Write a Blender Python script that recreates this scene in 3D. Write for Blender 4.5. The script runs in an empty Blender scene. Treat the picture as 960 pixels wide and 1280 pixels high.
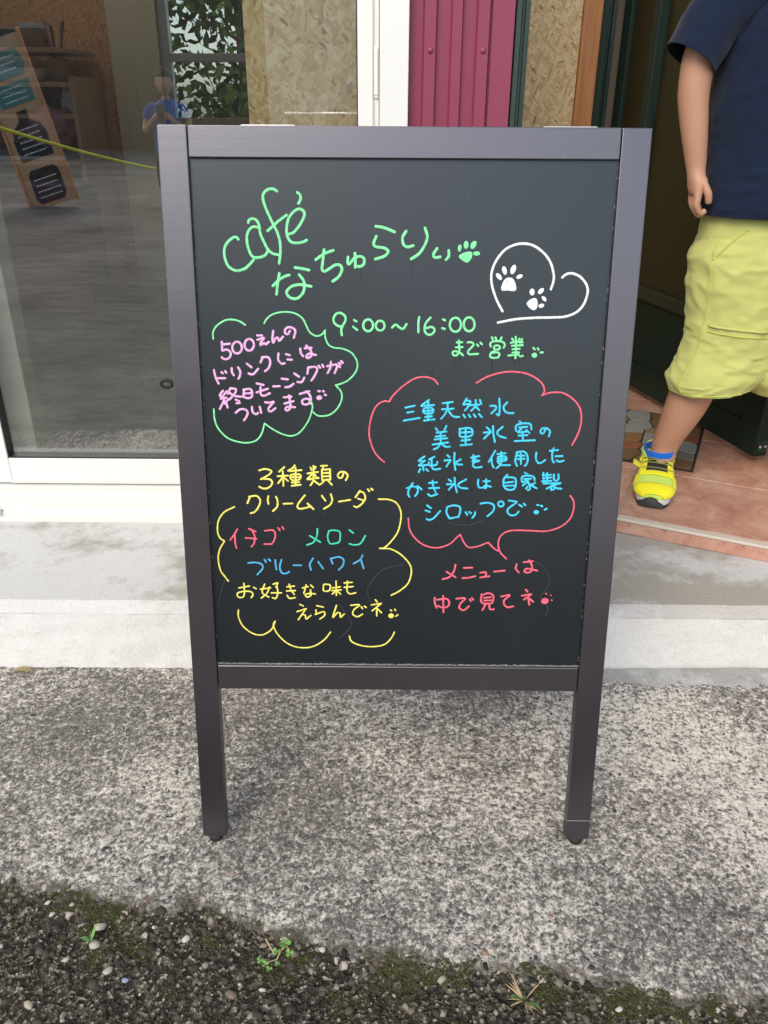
import bpy, bmesh, math, random
import numpy as np
from mathutils import Vector, Matrix, noise
R = math.radians
random.seed(7); rng = np.random.default_rng(7)
S = bpy.context.scene
COL = S.collection

# ---------------- camera, world, sun, exposure ----------------
def rot_cam(pitch, yaw, roll):
    f = Vector((0, math.cos(pitch), -math.sin(pitch))); u = Vector((0, math.sin(pitch), math.cos(pitch))); r = Vector((1, 0, 0))
    Z = Matrix.Rotation(yaw, 3, 'Z'); r, u, f = Z @ r, Z @ u, Z @ f
    r2 = r*math.cos(roll) + u*math.sin(roll); u2 = u*math.cos(roll) - r*math.sin(roll)
    return Matrix((r2, u2, -f)).transposed()
cd = bpy.data.cameras.new('camera'); cam = bpy.data.objects.new('camera', cd); COL.objects.link(cam)
cam.location = (0, 0, 1.0359)
cam.rotation_euler = rot_cam(0.4663, 0.0043, 0.0059).to_euler()
cd.sensor_fit = 'VERTICAL'; cd.sensor_height = 36.0; cd.lens = 1020/1280*36; cd.clip_start = .02; cd.clip_end = 500
S.camera = cam

SUN_EL, SUN_AZ = R(42), R(205)          # azimuth clockwise from +Y
w = bpy.data.worlds.new('World'); S.world = w; w.use_nodes = True
nt = w.node_tree; nt.nodes.clear()
sky = nt.nodes.new('ShaderNodeTexSky'); sky.sky_type = 'NISHITA'; sky.sun_disc = False
sky.sun_elevation = SUN_EL; sky.sun_rotation = SUN_AZ; sky.air_density = 1.0; sky.dust_density = 1.3
hs = nt.nodes.new('ShaderNodeHueSaturation'); hs.inputs['Saturation'].default_value = .62
bg = nt.nodes.new('ShaderNodeBackground'); bg.inputs['Strength'].default_value = .15
wo = nt.nodes.new('ShaderNodeOutputWorld')
nt.links.new(sky.outputs[0], hs.inputs['Color']); nt.links.new(hs.outputs[0], bg.inputs['Color']); nt.links.new(bg.outputs[0], wo.inputs['Surface'])
sl = bpy.data.lights.new('sun', 'SUN'); sl.energy = 1.25; sl.angle = R(30); sl.color = (1, .88, .70)
so = bpy.data.objects.new('sun', sl); COL.objects.link(so)
sd = Vector((math.sin(SUN_AZ)*math.cos(SUN_EL), math.cos(SUN_AZ)*math.cos(SUN_EL), math.sin(SUN_EL)))
so.rotation_euler = sd.to_track_quat('Z', 'Y').to_euler(); so.location = (0, -3, 8)
vs = S.view_settings; vs.view_transform = 'Standard'; vs.look = 'None'; vs.gamma = 1; vs.use_curve_mapping = False
vs.exposure = 0.76

# ---------------- helpers ----------------
def obj(name, me, mat=None, parent=None, smooth=False, bevel=0, seg=2):
    if isinstance(me, bmesh.types.BMesh):
        bm = me; me = bpy.data.meshes.new(name); bmesh.ops.recalc_face_normals(bm, faces=bm.faces); bm.to_mesh(me); bm.free()
    o = bpy.data.objects.new(name, me); COL.objects.link(o)
    if mat:
        for m in (mat if isinstance(mat, (list, tuple)) else [mat]): me.materials.append(m)
    if parent: o.parent = parent
    if smooth: me.polygons.foreach_set('use_smooth', [True]*len(me.polygons))
    if bevel:
        b = o.modifiers.new('bevel', 'BEVEL'); b.width = bevel; b.segments = seg; b.limit_method = 'ANGLE'; b.angle_limit = R(40)
    return o
def thing(name, label, cat, loc=(0, 0, 0), group=None, rot=(0, 0, 0)):
    o = bpy.data.objects.new(name, None); COL.objects.link(o); o.location = loc; o.rotation_euler = rot; o.empty_display_size = .05
    return tag(o, label, cat, group)
def tag(o, label=None, cat=None, group=None, kind=None):
    if label: o['label'] = label
    if cat: o['category'] = cat
    if group: o['group'] = group
    if kind: o['kind'] = kind
    return o
def box(bm, x0, x1, y0, y1, z0, z1, M=None):
    vs_ = [Vector((x, y, z)) for z in (z0, z1) for y in (y0, y1) for x in (x0, x1)]
    if M is not None: vs_ = [M @ v for v in vs_]
    v = [bm.verts.new(p) for p in vs_]
    for f in ((0, 2, 3, 1), (4, 5, 7, 6), (0, 1, 5, 4), (2, 6, 7, 3), (0, 4, 6, 2), (1, 3, 7, 5)): bm.faces.new([v[i] for i in f])
    return bm
def bx(name, x0, x1, y0, y1, z0, z1, mat, parent=None, bevel=.001, M=None):
    return obj(name, box(bmesh.new(), x0, x1, y0, y1, z0, z1, M), mat, parent, bevel=bevel)
def prism(name, pts, axis, a, b, mat, parent=None, bevel=0, M=None, smooth=False):
    """extrude a 2D outline; axis 'x': pts are (y,z); 'z': pts are (x,y); 'y': (x,z)"""
    bm = bmesh.new()
    def P(p, t):
        v = Vector({'x': (t, p[0], p[1]), 'y': (p[0], t, p[1]), 'z': (p[0], p[1], t)}[axis]); return M @ v if M is not None else v
    A = [bm.verts.new(P(p, a)) for p in pts]; B = [bm.verts.new(P(p, b)) for p in pts]
    n = len(pts)
    for i in range(n): bm.faces.new((A[i], A[(i+1) % n], B[(i+1) % n], B[i]))
    bm.faces.new(A[::-1]); bm.faces.new(B)
    return obj(name, bm, mat, parent, bevel=bevel, smooth=smooth)
def tube_bm(bm, pts, r, n=10, cap=True):
    pts = [Vector(p) for p in pts]; rs = r if isinstance(r, (list, tuple)) else [r]*len(pts)
    prev = None; up = Vector((0.13, .27, .95))
    for i, p in enumerate(pts):
        t = (pts[min(i+1, len(pts)-1)] - pts[max(i-1, 0)]).normalized()
        if abs(t.dot(up)) > .98: up = Vector((1, .1, 0))
        a = t.cross(up).normalized(); b = t.cross(a)
        ring = [bm.verts.new(p + (a*math.cos(2*math.pi*k/n) + b*math.sin(2*math.pi*k/n))*rs[i]) for k in range(n)]
        if prev:
            for k in range(n): bm.faces.new((prev[k], prev[(k+1) % n], ring[(k+1) % n], ring[k]))
        elif cap: bm.faces.new(ring[::-1])
        prev = ring
    if cap: bm.faces.new(prev)
    return bm
def tube(name, pts, r, mat, parent=None, n=10): return obj(name, tube_bm(bmesh.new(), pts, r, n), mat, parent, smooth=True)
def lathe(name, prof, mat, parent=None, c=(0, 0, 0), n=28):
    bm = bmesh.new(); prev = None
    for r_, z in prof:
        ring = [bm.verts.new((c[0]+r_*math.cos(2*math.pi*k/n), c[1]+r_*math.sin(2*math.pi*k/n), c[2]+z)) for k in range(n)]
        if prev:
            for k in range(n): bm.faces.new((prev[k], prev[(k+1) % n], ring[(k+1) % n], ring[k]))
        prev = ring
    return obj(name, bm, mat, parent, smooth=True)
def loft_pts(rings, nu, nv, wr=0, seed=0, horiz=True):
    """rings: list of (cx,cy,cz,rx,ry[,tilt]) -> grid of points nv+1 x nu, cubic interpolation along, wrinkles wr"""
    rg = [list(r_)+[0]*(6-len(r_)) for r_ in rings]; n = len(rg); out = []
    for j in range(nv+1):
        t = j/nv*(n-1); i = min(int(t), n-2); f = t-i
        q = [rg[max(i-1, 0)], rg[i], rg[i+1], rg[min(i+2, n-1)]]
        v = [.5*((2*q[1][k])+(-q[0][k]+q[2][k])*f+(2*q[0][k]-5*q[1][k]+4*q[2][k]-q[3][k])*f*f+(-q[0][k]+3*q[1][k]-3*q[2][k]+q[3][k])*f**3) for k in range(6)]
        q2 = [.5*((-q[0][k]+q[2][k])+2*(2*q[0][k]-5*q[1][k]+4*q[2][k]-q[3][k])*f+3*(-q[0][k]+3*q[1][k]-3*q[2][k]+q[3][k])*f*f) for k in range(3)]
        c = Vector(v[:3]); row = []
        if horiz: a, b = Vector((1, 0, 0)), Vector((0, 1, 0))
        else:
            T = Vector(q2).normalized(); b = T.cross(Vector((1, 0, 0))).normalized(); a = b.cross(T).normalized()
        for k in range(nu):
            th = 2*math.pi*k/nu
            d = a*math.cos(th)*v[3] + b*math.sin(th)*v[4]
            p = c + d + Vector((0, 0, v[5]*math.cos(th)))
            if wr:
                wx = .03*noise.noise(Vector((p.x*14, p.y*14, p.z*14+seed*3)))
                s = .8*noise.noise(Vector((p.x*9, p.y*9, p.z*16+seed))) + .35*noise.noise(Vector((p.x*34, p.y*34, p.z*44+seed)))
                rd = (1-abs(noise.noise(Vector(((p.x+wx)*20+p.z*9, p.y*16, (p.z+wx)*30-p.x*14+seed)))*2.4))
                rd2 = (1-abs(noise.noise(Vector(((p.x-wx)*44-p.z*18, p.y*30, (p.z+wx)*52+seed*2)))*2.6))
                if rings is not None and wr > .004: s += .9*max(0, noise.noise(Vector((th*9, p.z*7, seed))))*max(0, 1-abs(j/nv-.93)*7)
                p += d.normalized()*(s*wr + .75*wr*max(0, rd)**2 + .35*wr*max(0, rd2)**2)
            row.append(p)
        out.append(row)
    return out
def loft(name, rings, mat, parent=None, nu=40, nv=40, wr=0, seed=0, horiz=True, thick=0, caps=False, bm=None):
    own = bm is None; bm = bm or bmesh.new()
    G = loft_pts(rings, nu, nv, wr, seed, horiz)
    V = [[bm.verts.new(p) for p in row] for row in G]
    for j in range(len(V)-1):
        for k in range(nu): bm.faces.new((V[j][k], V[j][(k+1) % nu], V[j+1][(k+1) % nu], V[j+1][k]))
    if caps: bm.faces.new(V[0][::-1]); bm.faces.new(V[-1])
    if not own: return G
    o = obj(name, bm, mat, parent, smooth=True)
    if thick: m = o.modifiers.new('thick', 'SOLIDIFY'); m.thickness = thick; m.offset = -1
    return o
def blob(name, c, r, mat, parent=None, sub=3, fn=None, M=None):
    bm = bmesh.new(); bmesh.ops.create_icosphere(bm, subdivisions=sub, radius=1)
    for v in bm.verts:
        p = Vector((v.co.x*r[0], v.co.y*r[1], v.co.z*r[2]))
        if fn: p = fn(p, v.co.copy())
        v.co = (M @ p if M is not None else p) + Vector(c)
    return obj(name, bm, mat, parent, smooth=True)

# ---------------- material helpers ----------------
class NG:
    def __init__(s, name):
        s.m = bpy.data.materials.new(name); s.m.use_nodes = True; s.t = s.m.node_tree; s.b = s.t.nodes['Principled BSDF']; s.out = s.t.nodes['Material Output']
        s.tc = s.t.nodes.new('ShaderNodeTexCoord')
    def n(s, typ, **kw):
        nd = s.t.nodes.new('ShaderNode'+typ)
        for k, v in kw.items():
            if k.startswith('i_'):
                key = k[2:].replace('_', ' ')
                s.set(nd.inputs[key], v)
            elif k.startswith('n_'): s.set(nd.inputs[int(k[2:])], v)
            else: setattr(nd, k, v)
        return nd
    def set(s, inp, v):
        if isinstance(v, bpy.types.NodeSocket): s.t.links.new(v, inp)
        elif isinstance(v, bpy.types.Node): s.t.links.new(v.outputs[0], inp)
        else: inp.default_value = v
    def co(s, scale=(1, 1, 1), rot=(0, 0, 0), src='Object', loc=(0, 0, 0)):
        mp = s.n('Mapping', i_Scale=scale, i_Rotation=rot, i_Location=loc); s.t.links.new(s.tc.outputs[src], mp.inputs['Vector']); return mp.outputs[0]
    def noise(s, scale, co=None, detail=4, rough=.55, dist=0): return s.n('TexNoise', i_Scale=scale, i_Detail=detail, i_Roughness=rough, i_Distortion=dist, i_Vector=co or s.co()).outputs['Fac']
    def ramp(s, fac, stops):
        r_ = s.n('ValToRGB', i_Fac=fac); e = r_.color_ramp.elements
        while len(e) < len(stops): e.new(.5)
        for k, (p, c) in enumerate(stops): e[k].position = p; e[k].color = (*c, 1) if len(c) == 3 else c
        return r_.outputs[0]
    def gray(s, fac, a, b): return s.n('MapRange', i_Value=fac, n_1=.3, n_2=.7, n_3=a, n_4=b).outputs[0]
    def mix(s, fac, a, b, mode='MIX'):
        m = s.t.nodes.new('ShaderNodeMix'); m.data_type = 'RGBA'; m.blend_type = mode
        s.set(m.inputs[0], fac); 
        for i, v in ((6, a), (7, b)): s.set(m.inputs[i], (*v, 1) if isinstance(v, tuple) and len(v) == 3 else v)
        return m.outputs[2]
    def math(s, op, a, b=0.0):
        m = s.n('Math', operation=op); s.set(m.inputs[0], a); s.set(m.inputs[1], b); return m.outputs[0]
    def fin(s, color=None, rough=None, bump=None, bd=.002, bs=1.0, spec=None, metal=None, ior=None, **kw):
        b = s.b
        if color is not None: s.set(b.inputs['Base Color'], (*color, 1) if isinstance(color, tuple) and len(color) == 3 else color)
        if rough is not None: s.set(b.inputs['Roughness'], rough)
        if spec is not None: b.inputs['Specular IOR Level'].default_value = spec
        if metal is not None: b.inputs['Metallic'].default_value = metal
        if ior is not None: b.inputs['IOR'].default_value = ior
        if bump is not None: bn = s.n('Bump', i_Height=bump, i_Distance=bd, i_Strength=bs); s.t.links.new(bn.outputs[0], b.inputs['Normal'])
        for k, v in kw.items(): s.set(b.inputs[k.replace('_', ' ')], v)
        return s.m
def plain(name, col, rough=.5, var=.12, scale=30, bd=.0004, spec=.5, metal=0, sc=(1, 1, 1), ior=None):
    g = NG(name); co = g.co(sc); f = g.noise(scale, co); f2 = g.noise(scale*7, co, 3)
    lo = tuple(c*(1-var) for c in col); hi = tuple(min(1, c*(1+var)) for c in col)
    return g.fin(g.mix(f, lo, hi), g.math('MULTIPLY_ADD', f2, .15) if False else rough, f2, bd, 1, spec, metal, ior)
def attr_island(g): return g.n('NewGeometry').outputs['Random Per Island']

# strokes of the handwriting, tenths of a millimetre on the board (x from its centre, height along the board)
STROKES = {
 'title_cafe': ('green', 3.2, 'S-2075,8832 -2095,8857 -2134,8854 -2199,8809 -2250,8734 -2259,8628 -2221,8515 -2152,8462 -2089,8454 -2008,8478 -1942,8531 -1893,8585;S-1941,9031 -1929,9063 -1874,9078 -1828,9049 -1806,8990 -1794,8901 -1750,8797 -1706,8714 -1644,8662 -1573,8647;S-1807,8972 -1877,8982 -1934,8945 -1964,8870 -1962,8765 -1929,8660 -1884,8615 -1812,8616 -1748,8639 -1712,8684 -1706,8707;S-1571,9402 -1620,9428 -1690,9416 -1741,9365 -1744,9299 -1713,9197 -1640,9036 -1581,8917 -1550,8798 -1549,8663 -1569,8544;S-1703,8934 -1642,8984 -1561,9051 -1458,9122;S-1448,8896 -1377,8918 -1296,9008 -1239,9112 -1245,9170 -1300,9197 -1371,9162 -1435,9081 -1462,8963 -1456,8873 -1411,8806 -1332,8792 -1253,8807 -1213,8827;S-1318,9389 -1285,9360 -1281,9309 -1306,9261'),
 'title_name': ('green', 3.4, 'S-1657,8268 -1583,8335 -1510,8382 -1442,8402;S-1569,8422 -1592,8312 -1612,8165;S-1368,8494 -1276,8482 -1189,8465;S-1318,8409 -1263,8337 -1252,8268 -1275,8183 -1348,8116 -1429,8120 -1479,8166 -1474,8212 -1409,8267 -1312,8286 -1233,8276 -1166,8265;S-1103,8592 -997,8662 -878,8706;S-996,8715 -1011,8589 -1025,8476 -991,8451 -932,8484 -855,8529 -792,8526 -772,8469 -814,8387 -891,8329;S-693,8627 -697,8575 -685,8539 -660,8559 -609,8616 -541,8637 -490,8608 -494,8544 -533,8514 -567,8514;S-605,8675 -600,8575 -601,8503;S-343,8997 -239,8981 -105,8931;S-336,8879 -369,8794 -339,8754 -238,8739 -184,8699 -229,8642 -347,8603;S39,8941 -4,8868 6,8788 57,8753 132,8770;S276,8981 307,8870 267,8758 201,8669 109,8609;S434,8738 389,8667 409,8628 474,8635;S581,8713 583,8646 549,8602'),
 'green_paw': ('green', 3.0, 'P710,8636 733,8669 813,8699 875,8692 873,8626 829,8570 794,8574 746,8603;P742,8740 738,8721 731,8707 721,8699 711,8700 702,8709 697,8725 696,8744 699,8763 706,8778 716,8785 726,8785 735,8775 741,8760;P828,8780 824,8759 815,8743 802,8735 789,8736 777,8746 770,8763 768,8785 772,8805 782,8821 794,8830 808,8829 819,8818 826,8801;P920,8769 906,8750 890,8737 873,8734 860,8740 853,8755 854,8775 862,8797 875,8816 892,8828 908,8831 921,8825 928,8810 927,8790;P978,8680 974,8668 962,8659 945,8654 925,8654 907,8659 895,8668 890,8679 894,8691 906,8700 923,8705 943,8705 961,8700 973,8691'),
 'heart_outline': ('white', 3.0, 'S1294,7972 1209,8122 1143,8303 1136,8461 1199,8617 1309,8739 1467,8799 1630,8785 1774,8698 1874,8577 1926,8421 1923,8331 1900,8249;S2035,8394 2082,8433 2162,8445 2270,8400 2355,8300 2372,8198 2331,8061 2244,7964 2106,7910 1941,7898 1705,7892 1469,7872 1241,7829'),
 'white_paw0': ('white', 3.0, 'P1262,8259 1293,8349 1337,8388 1408,8377 1447,8305 1455,8237 1404,8221 1345,8232 1287,8223;P1251,8417 1263,8399 1269,8381 1267,8367 1257,8359 1242,8360 1225,8369 1208,8384 1196,8402 1190,8420 1192,8435 1202,8442 1217,8441 1234,8432;P1325,8481 1328,8458 1325,8438 1316,8425 1303,8422 1289,8430 1276,8447 1267,8469 1263,8492 1267,8512 1276,8525 1289,8527 1303,8520 1316,8503;P1438,8479 1427,8455 1412,8438 1396,8431 1382,8436 1373,8451 1371,8474 1376,8500 1387,8523 1402,8540 1418,8547 1432,8542 1441,8527 1443,8504;P1530,8421 1531,8409 1525,8396 1511,8385 1494,8376 1476,8373 1461,8376 1452,8384 1450,8395 1457,8408 1470,8420 1488,8428 1506,8431 1521,8428'),
 'white_paw1': ('white', 3.0, 'P1600,8068 1644,8121 1714,8137 1741,8080 1733,8011 1699,7988 1651,8006;P1695,8214 1693,8195 1685,8180 1672,8172 1658,8172 1644,8180 1634,8195 1630,8214 1632,8232 1640,8247 1653,8256 1668,8256 1681,8248 1691,8233;P1796,8207 1780,8195 1763,8189 1749,8190 1739,8199 1737,8213 1742,8229 1753,8245 1769,8257 1786,8263 1800,8262 1810,8253 1812,8239 1807,8223;P1837,8146 1848,8131 1852,8117 1851,8105 1843,8099 1831,8099 1817,8105 1803,8116 1793,8130 1788,8145 1790,8156 1797,8163 1809,8163 1824,8157;P1825,8057 1826,8045 1820,8033 1808,8024 1792,8018 1777,8017 1763,8022 1755,8031 1754,8043 1761,8054 1772,8064 1788,8070 1804,8070 1817,8066'),
 'opening_hours': ('green', 2.9, 'S-771,7763 -823,7772 -875,7811 -883,7873 -844,7929 -788,7935 -736,7896 -732,7841 -762,7786 -785,7730 -779,7657;S-619,7848 -589,7831;S-630,7764 -581,7725;S-374,7784 -380,7751 -398,7725 -423,7710 -452,7710 -477,7724 -495,7750 -501,7783 -495,7816 -477,7842 -452,7856 -423,7857 -398,7842 -380,7816 -374,7784;S-224,7780 -230,7753 -245,7732 -268,7719 -293,7719 -316,7731 -332,7753 -338,7780 -332,7806 -316,7828 -294,7840 -269,7840 -246,7829 -230,7807 -224,7780;S-126,7757 -81,7794 -29,7757 17,7742 61,7802;S223,7891 213,7814 217,7699;S370,7886 310,7815 296,7726 336,7671 393,7678 426,7727 391,7767 323,7753;S531,7865 558,7852;S523,7754 555,7743;S766,7798 760,7759 741,7728 712,7711 680,7711 650,7728 629,7758 621,7797 627,7835 646,7866 675,7883 707,7884 737,7867 758,7836 766,7798;S940,7806 935,7767 916,7736 889,7719 858,7719 829,7736 808,7766 800,7805 806,7843 824,7874 851,7891 883,7891 911,7874 932,7844 940,7806'),
 'opening_words': ('green', 2.6, 'S716,7573 787,7576;S707,7509 796,7513;S744,7599 750,7527 755,7457 728,7413 693,7404 667,7429 677,7457 720,7457 770,7437 804,7409;S857,7573 907,7577 940,7549 909,7507 868,7458 884,7423 940,7424 1001,7428;S982,7549 1000,7529;S1027,7573 1046,7553;S1172,7641 1187,7613;S1217,7641 1232,7616;S1298,7641 1280,7593;S1163,7523 1154,7557 1181,7585 1251,7593 1323,7579 1345,7545 1333,7510;S1283,7511 1280,7499 1269,7489 1254,7484 1236,7484 1220,7489 1209,7498 1204,7511 1208,7523 1218,7532 1234,7538 1251,7538 1268,7533 1279,7523 1283,7511;S1215,7467 1166,7439 1161,7397 1190,7379 1261,7384 1280,7426 1251,7450 1173,7439;S1436,7626 1456,7594;S1481,7650 1492,7567;S1532,7626 1520,7588;S1567,7622 1541,7574;S1422,7573 1506,7585 1576,7581;S1440,7534 1578,7544;S1448,7490 1538,7497;S1449,7448 1534,7451;S1397,7409 1514,7421;S1486,7560 1495,7462 1491,7378;S1513,7442 1551,7400 1586,7407;P1775,7415 1772,7401 1763,7389 1748,7382 1732,7382 1717,7389 1706,7400 1701,7415 1704,7429 1714,7441 1728,7448 1744,7448 1760,7441 1770,7430;S1718,7511 1737,7492;S1775,7506 1788,7485;S1817,7451 1845,7453'),
 'drink_offer': ('pink', 2.9, 'S-2346,7561 -2346,7450;S-2336,7527 -2243,7537;S-2346,7450 -2276,7460 -2235,7412 -2262,7353 -2322,7337 -2356,7362;S-2087,7488 -2094,7455 -2113,7429 -2139,7414 -2167,7414 -2191,7428 -2208,7455 -2212,7487 -2205,7520 -2186,7546 -2160,7561 -2132,7561 -2108,7547 -2092,7521 -2087,7488;S-1928,7526 -1936,7493 -1954,7467 -1979,7452 -2006,7452 -2029,7466 -2045,7492 -2050,7525 -2043,7557 -2025,7584 -2000,7598 -1973,7598 -1949,7584 -1933,7558 -1928,7526;S-1881,7645 -1818,7645;S-1879,7591 -1792,7615 -1837,7559 -1842,7520 -1792,7550 -1773,7531 -1733,7565;S-1670,7707 -1683,7608 -1675,7554 -1644,7608 -1614,7618 -1596,7580 -1545,7632;S-1456,7705 -1476,7667 -1515,7676 -1514,7724 -1474,7753 -1416,7743 -1383,7706 -1405,7619;S-1610,7416 -1617,7338 -1575,7284 -1535,7290;S-1512,7407 -1464,7394;S-1495,7339 -1436,7336;S-1324,7480 -1316,7418 -1287,7383;S-1265,7486 -1177,7492;S-1245,7519 -1187,7457 -1179,7390 -1229,7360 -1248,7383 -1208,7415 -1120,7400;S-2467,7196 -2452,7108 -2416,7019;S-2449,7088 -2324,7089;S-2369,7167 -2354,7154;S-2319,7181 -2306,7162;S-2232,7221 -2231,7168 -2209,7129;S-2149,7233 -2122,7179 -2130,7120 -2150,7084;S-2032,7281 -1971,7234;S-2014,7154 -1955,7144 -1883,7216;S-1850,7298 -1818,7366;S-1828,7366 -1750,7366 -1722,7308 -1744,7230 -1795,7185;S-1087,7260 -1067,7235;S-1039,7274 -1024,7245;S-1237,7155 -1225,7236;S-1225,7236 -1132,7244 -1107,7205 -1144,7126 -1185,7067;S-974,7255 -866,7275 -846,7246 -877,7167;S-924,7314 -935,7236 -970,7167;S-862,7281 -807,7246;S-822,7301 -799,7281;S-790,7324 -771,7301;S-2362,6924 -2409,6860 -2365,6851;S-2312,6917 -2397,6817;S-2397,6817 -2316,6831;S-2352,6801 -2414,6680;S-2356,6831 -2346,6751;S-2329,6781 -2312,6701;S-2260,6961 -2300,6885;S-2265,6951 -2197,6951 -2193,6912 -2256,6832 -2308,6797;S-2287,6905 -2215,6858 -2126,6846;S-2198,6806 -2153,6786;S-2190,6758 -2146,6762;S-2082,6938 -2094,6843;S-2090,6938 -2002,6951 -1976,6903 -1987,6843 -2037,6827 -2090,6843;S-2065,6889 -1989,6893;S-1910,7023 -1821,7003;S-1915,6904 -1764,6954;S-1862,6974 -1861,6884 -1817,6861 -1742,6895;S-1693,6985 -1607,6989;S-1577,7088 -1498,7079;S-1534,6976 -1474,6986 -1424,7022;S-1411,7158 -1348,7115;S-1370,7046 -1314,7046 -1279,7102;S-2206,6631 -2143,6678 -2073,6673 -2045,6632 -2068,6572 -2099,6531;S-1986,6713 -1978,6643 -1935,6613 -1905,6633;S-1882,6714 -1865,6634;S-1806,6775 -1750,6769 -1693,6782 -1741,6725 -1769,6685 -1744,6649 -1672,6695;S-1558,6842 -1458,6851;S-1550,6757 -1430,6791;S-1487,6867 -1474,6767 -1472,6707 -1513,6666 -1542,6686 -1511,6717 -1412,6711;S-1344,6888 -1217,6924;S-1257,6924 -1209,6869 -1200,6799 -1241,6753 -1301,6752 -1314,6798 -1269,6824 -1220,6813 -1201,6759;P-1046,6847 -1048,6833 -1057,6820 -1072,6811 -1089,6807 -1106,6811 -1119,6820 -1125,6832 -1123,6847 -1114,6860 -1099,6869 -1082,6872 -1065,6869 -1052,6860;S-1098,6929 -1078,6925;S-1038,6930 -1024,6922;S-1013,6880 -997,6874'),
 'green_cloud': ('green', 2.1, 'S-2456,7599 -2451,7692 -2392,7774 -2282,7837 -2175,7843 -2093,7818 -2031,7779;S-1785,7801 -1747,7859 -1662,7918 -1519,7946 -1378,7926 -1284,7862 -1243,7781 -1193,7689 -1110,7643 -1038,7666 -995,7720;S-995,7720 -996,7632 -957,7538 -885,7496 -766,7481 -646,7422 -579,7304 -599,7185 -696,7076 -794,7027 -866,7007;S-866,7007 -794,6918 -791,6809 -858,6686 -956,6611 -1067,6593 -1128,6610 -1169,6647;S-2497,6679 -2492,6539 -2449,6415 -2332,6290 -2186,6236 -2063,6225 -1950,6256 -1873,6344 -1826,6489;S-1826,6489 -1710,6407 -1589,6346 -1466,6322 -1354,6373 -1240,6523 -1183,6683 -1186,6769 -1210,6806'),
 'red_cloud': ('red', 2.1, 'S484,7030 428,7093 300,7124 157,7092 -1,6979 -112,6866 -153,6795;S-153,6795 -239,6795 -336,6720 -400,6557 -422,6344 -366,6145 -301,6046 -218,5972;S994,7050 1144,7136 1364,7195 1587,7190 1749,7134 1866,7040 1897,6944 1865,6890;S1865,6890 1985,6929 2145,6924 2295,6835 2391,6706 2414,6528 2378,6364 2313,6224;S122,5176 141,5018 227,4878 364,4779 534,4748 701,4803 800,4900 849,4946;S849,4946 903,4830 973,4759 1091,4771 1241,4832;S1241,4832 1329,4744 1388,4709;S1505,4595 1416,4691 1383,4816 1421,4940 1553,5008 1804,5010 2040,5005 2237,5070 2363,5193 2401,5350 2384,5454 2340,5516'),
 'yellow_cloud': ('yellow', 2.1, 'S-2281,5323 -2423,5248 -2510,5129 -2534,4976 -2507,4874 -2444,4823;S-2444,4823 -2515,4702 -2545,4563 -2521,4388 -2469,4301 -2417,4227;S-293,5448 -149,5443 -36,5384 21,5233 -15,4996 -111,4841 -209,4744 -274,4733;S-274,4733 -110,4721 54,4618 172,4445 142,4234 28,4109 -104,4029;S-2294,3785 -2298,3676 -2237,3531 -2107,3422 -1973,3397 -1852,3461 -1800,3535 -1773,3615;S-1773,3615 -1799,3553 -1752,3425 -1621,3279 -1454,3206 -1250,3215 -1079,3320 -976,3450;S-706,3390 -673,3305 -538,3243 -368,3226 -199,3261 -98,3365 -55,3458'),
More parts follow.
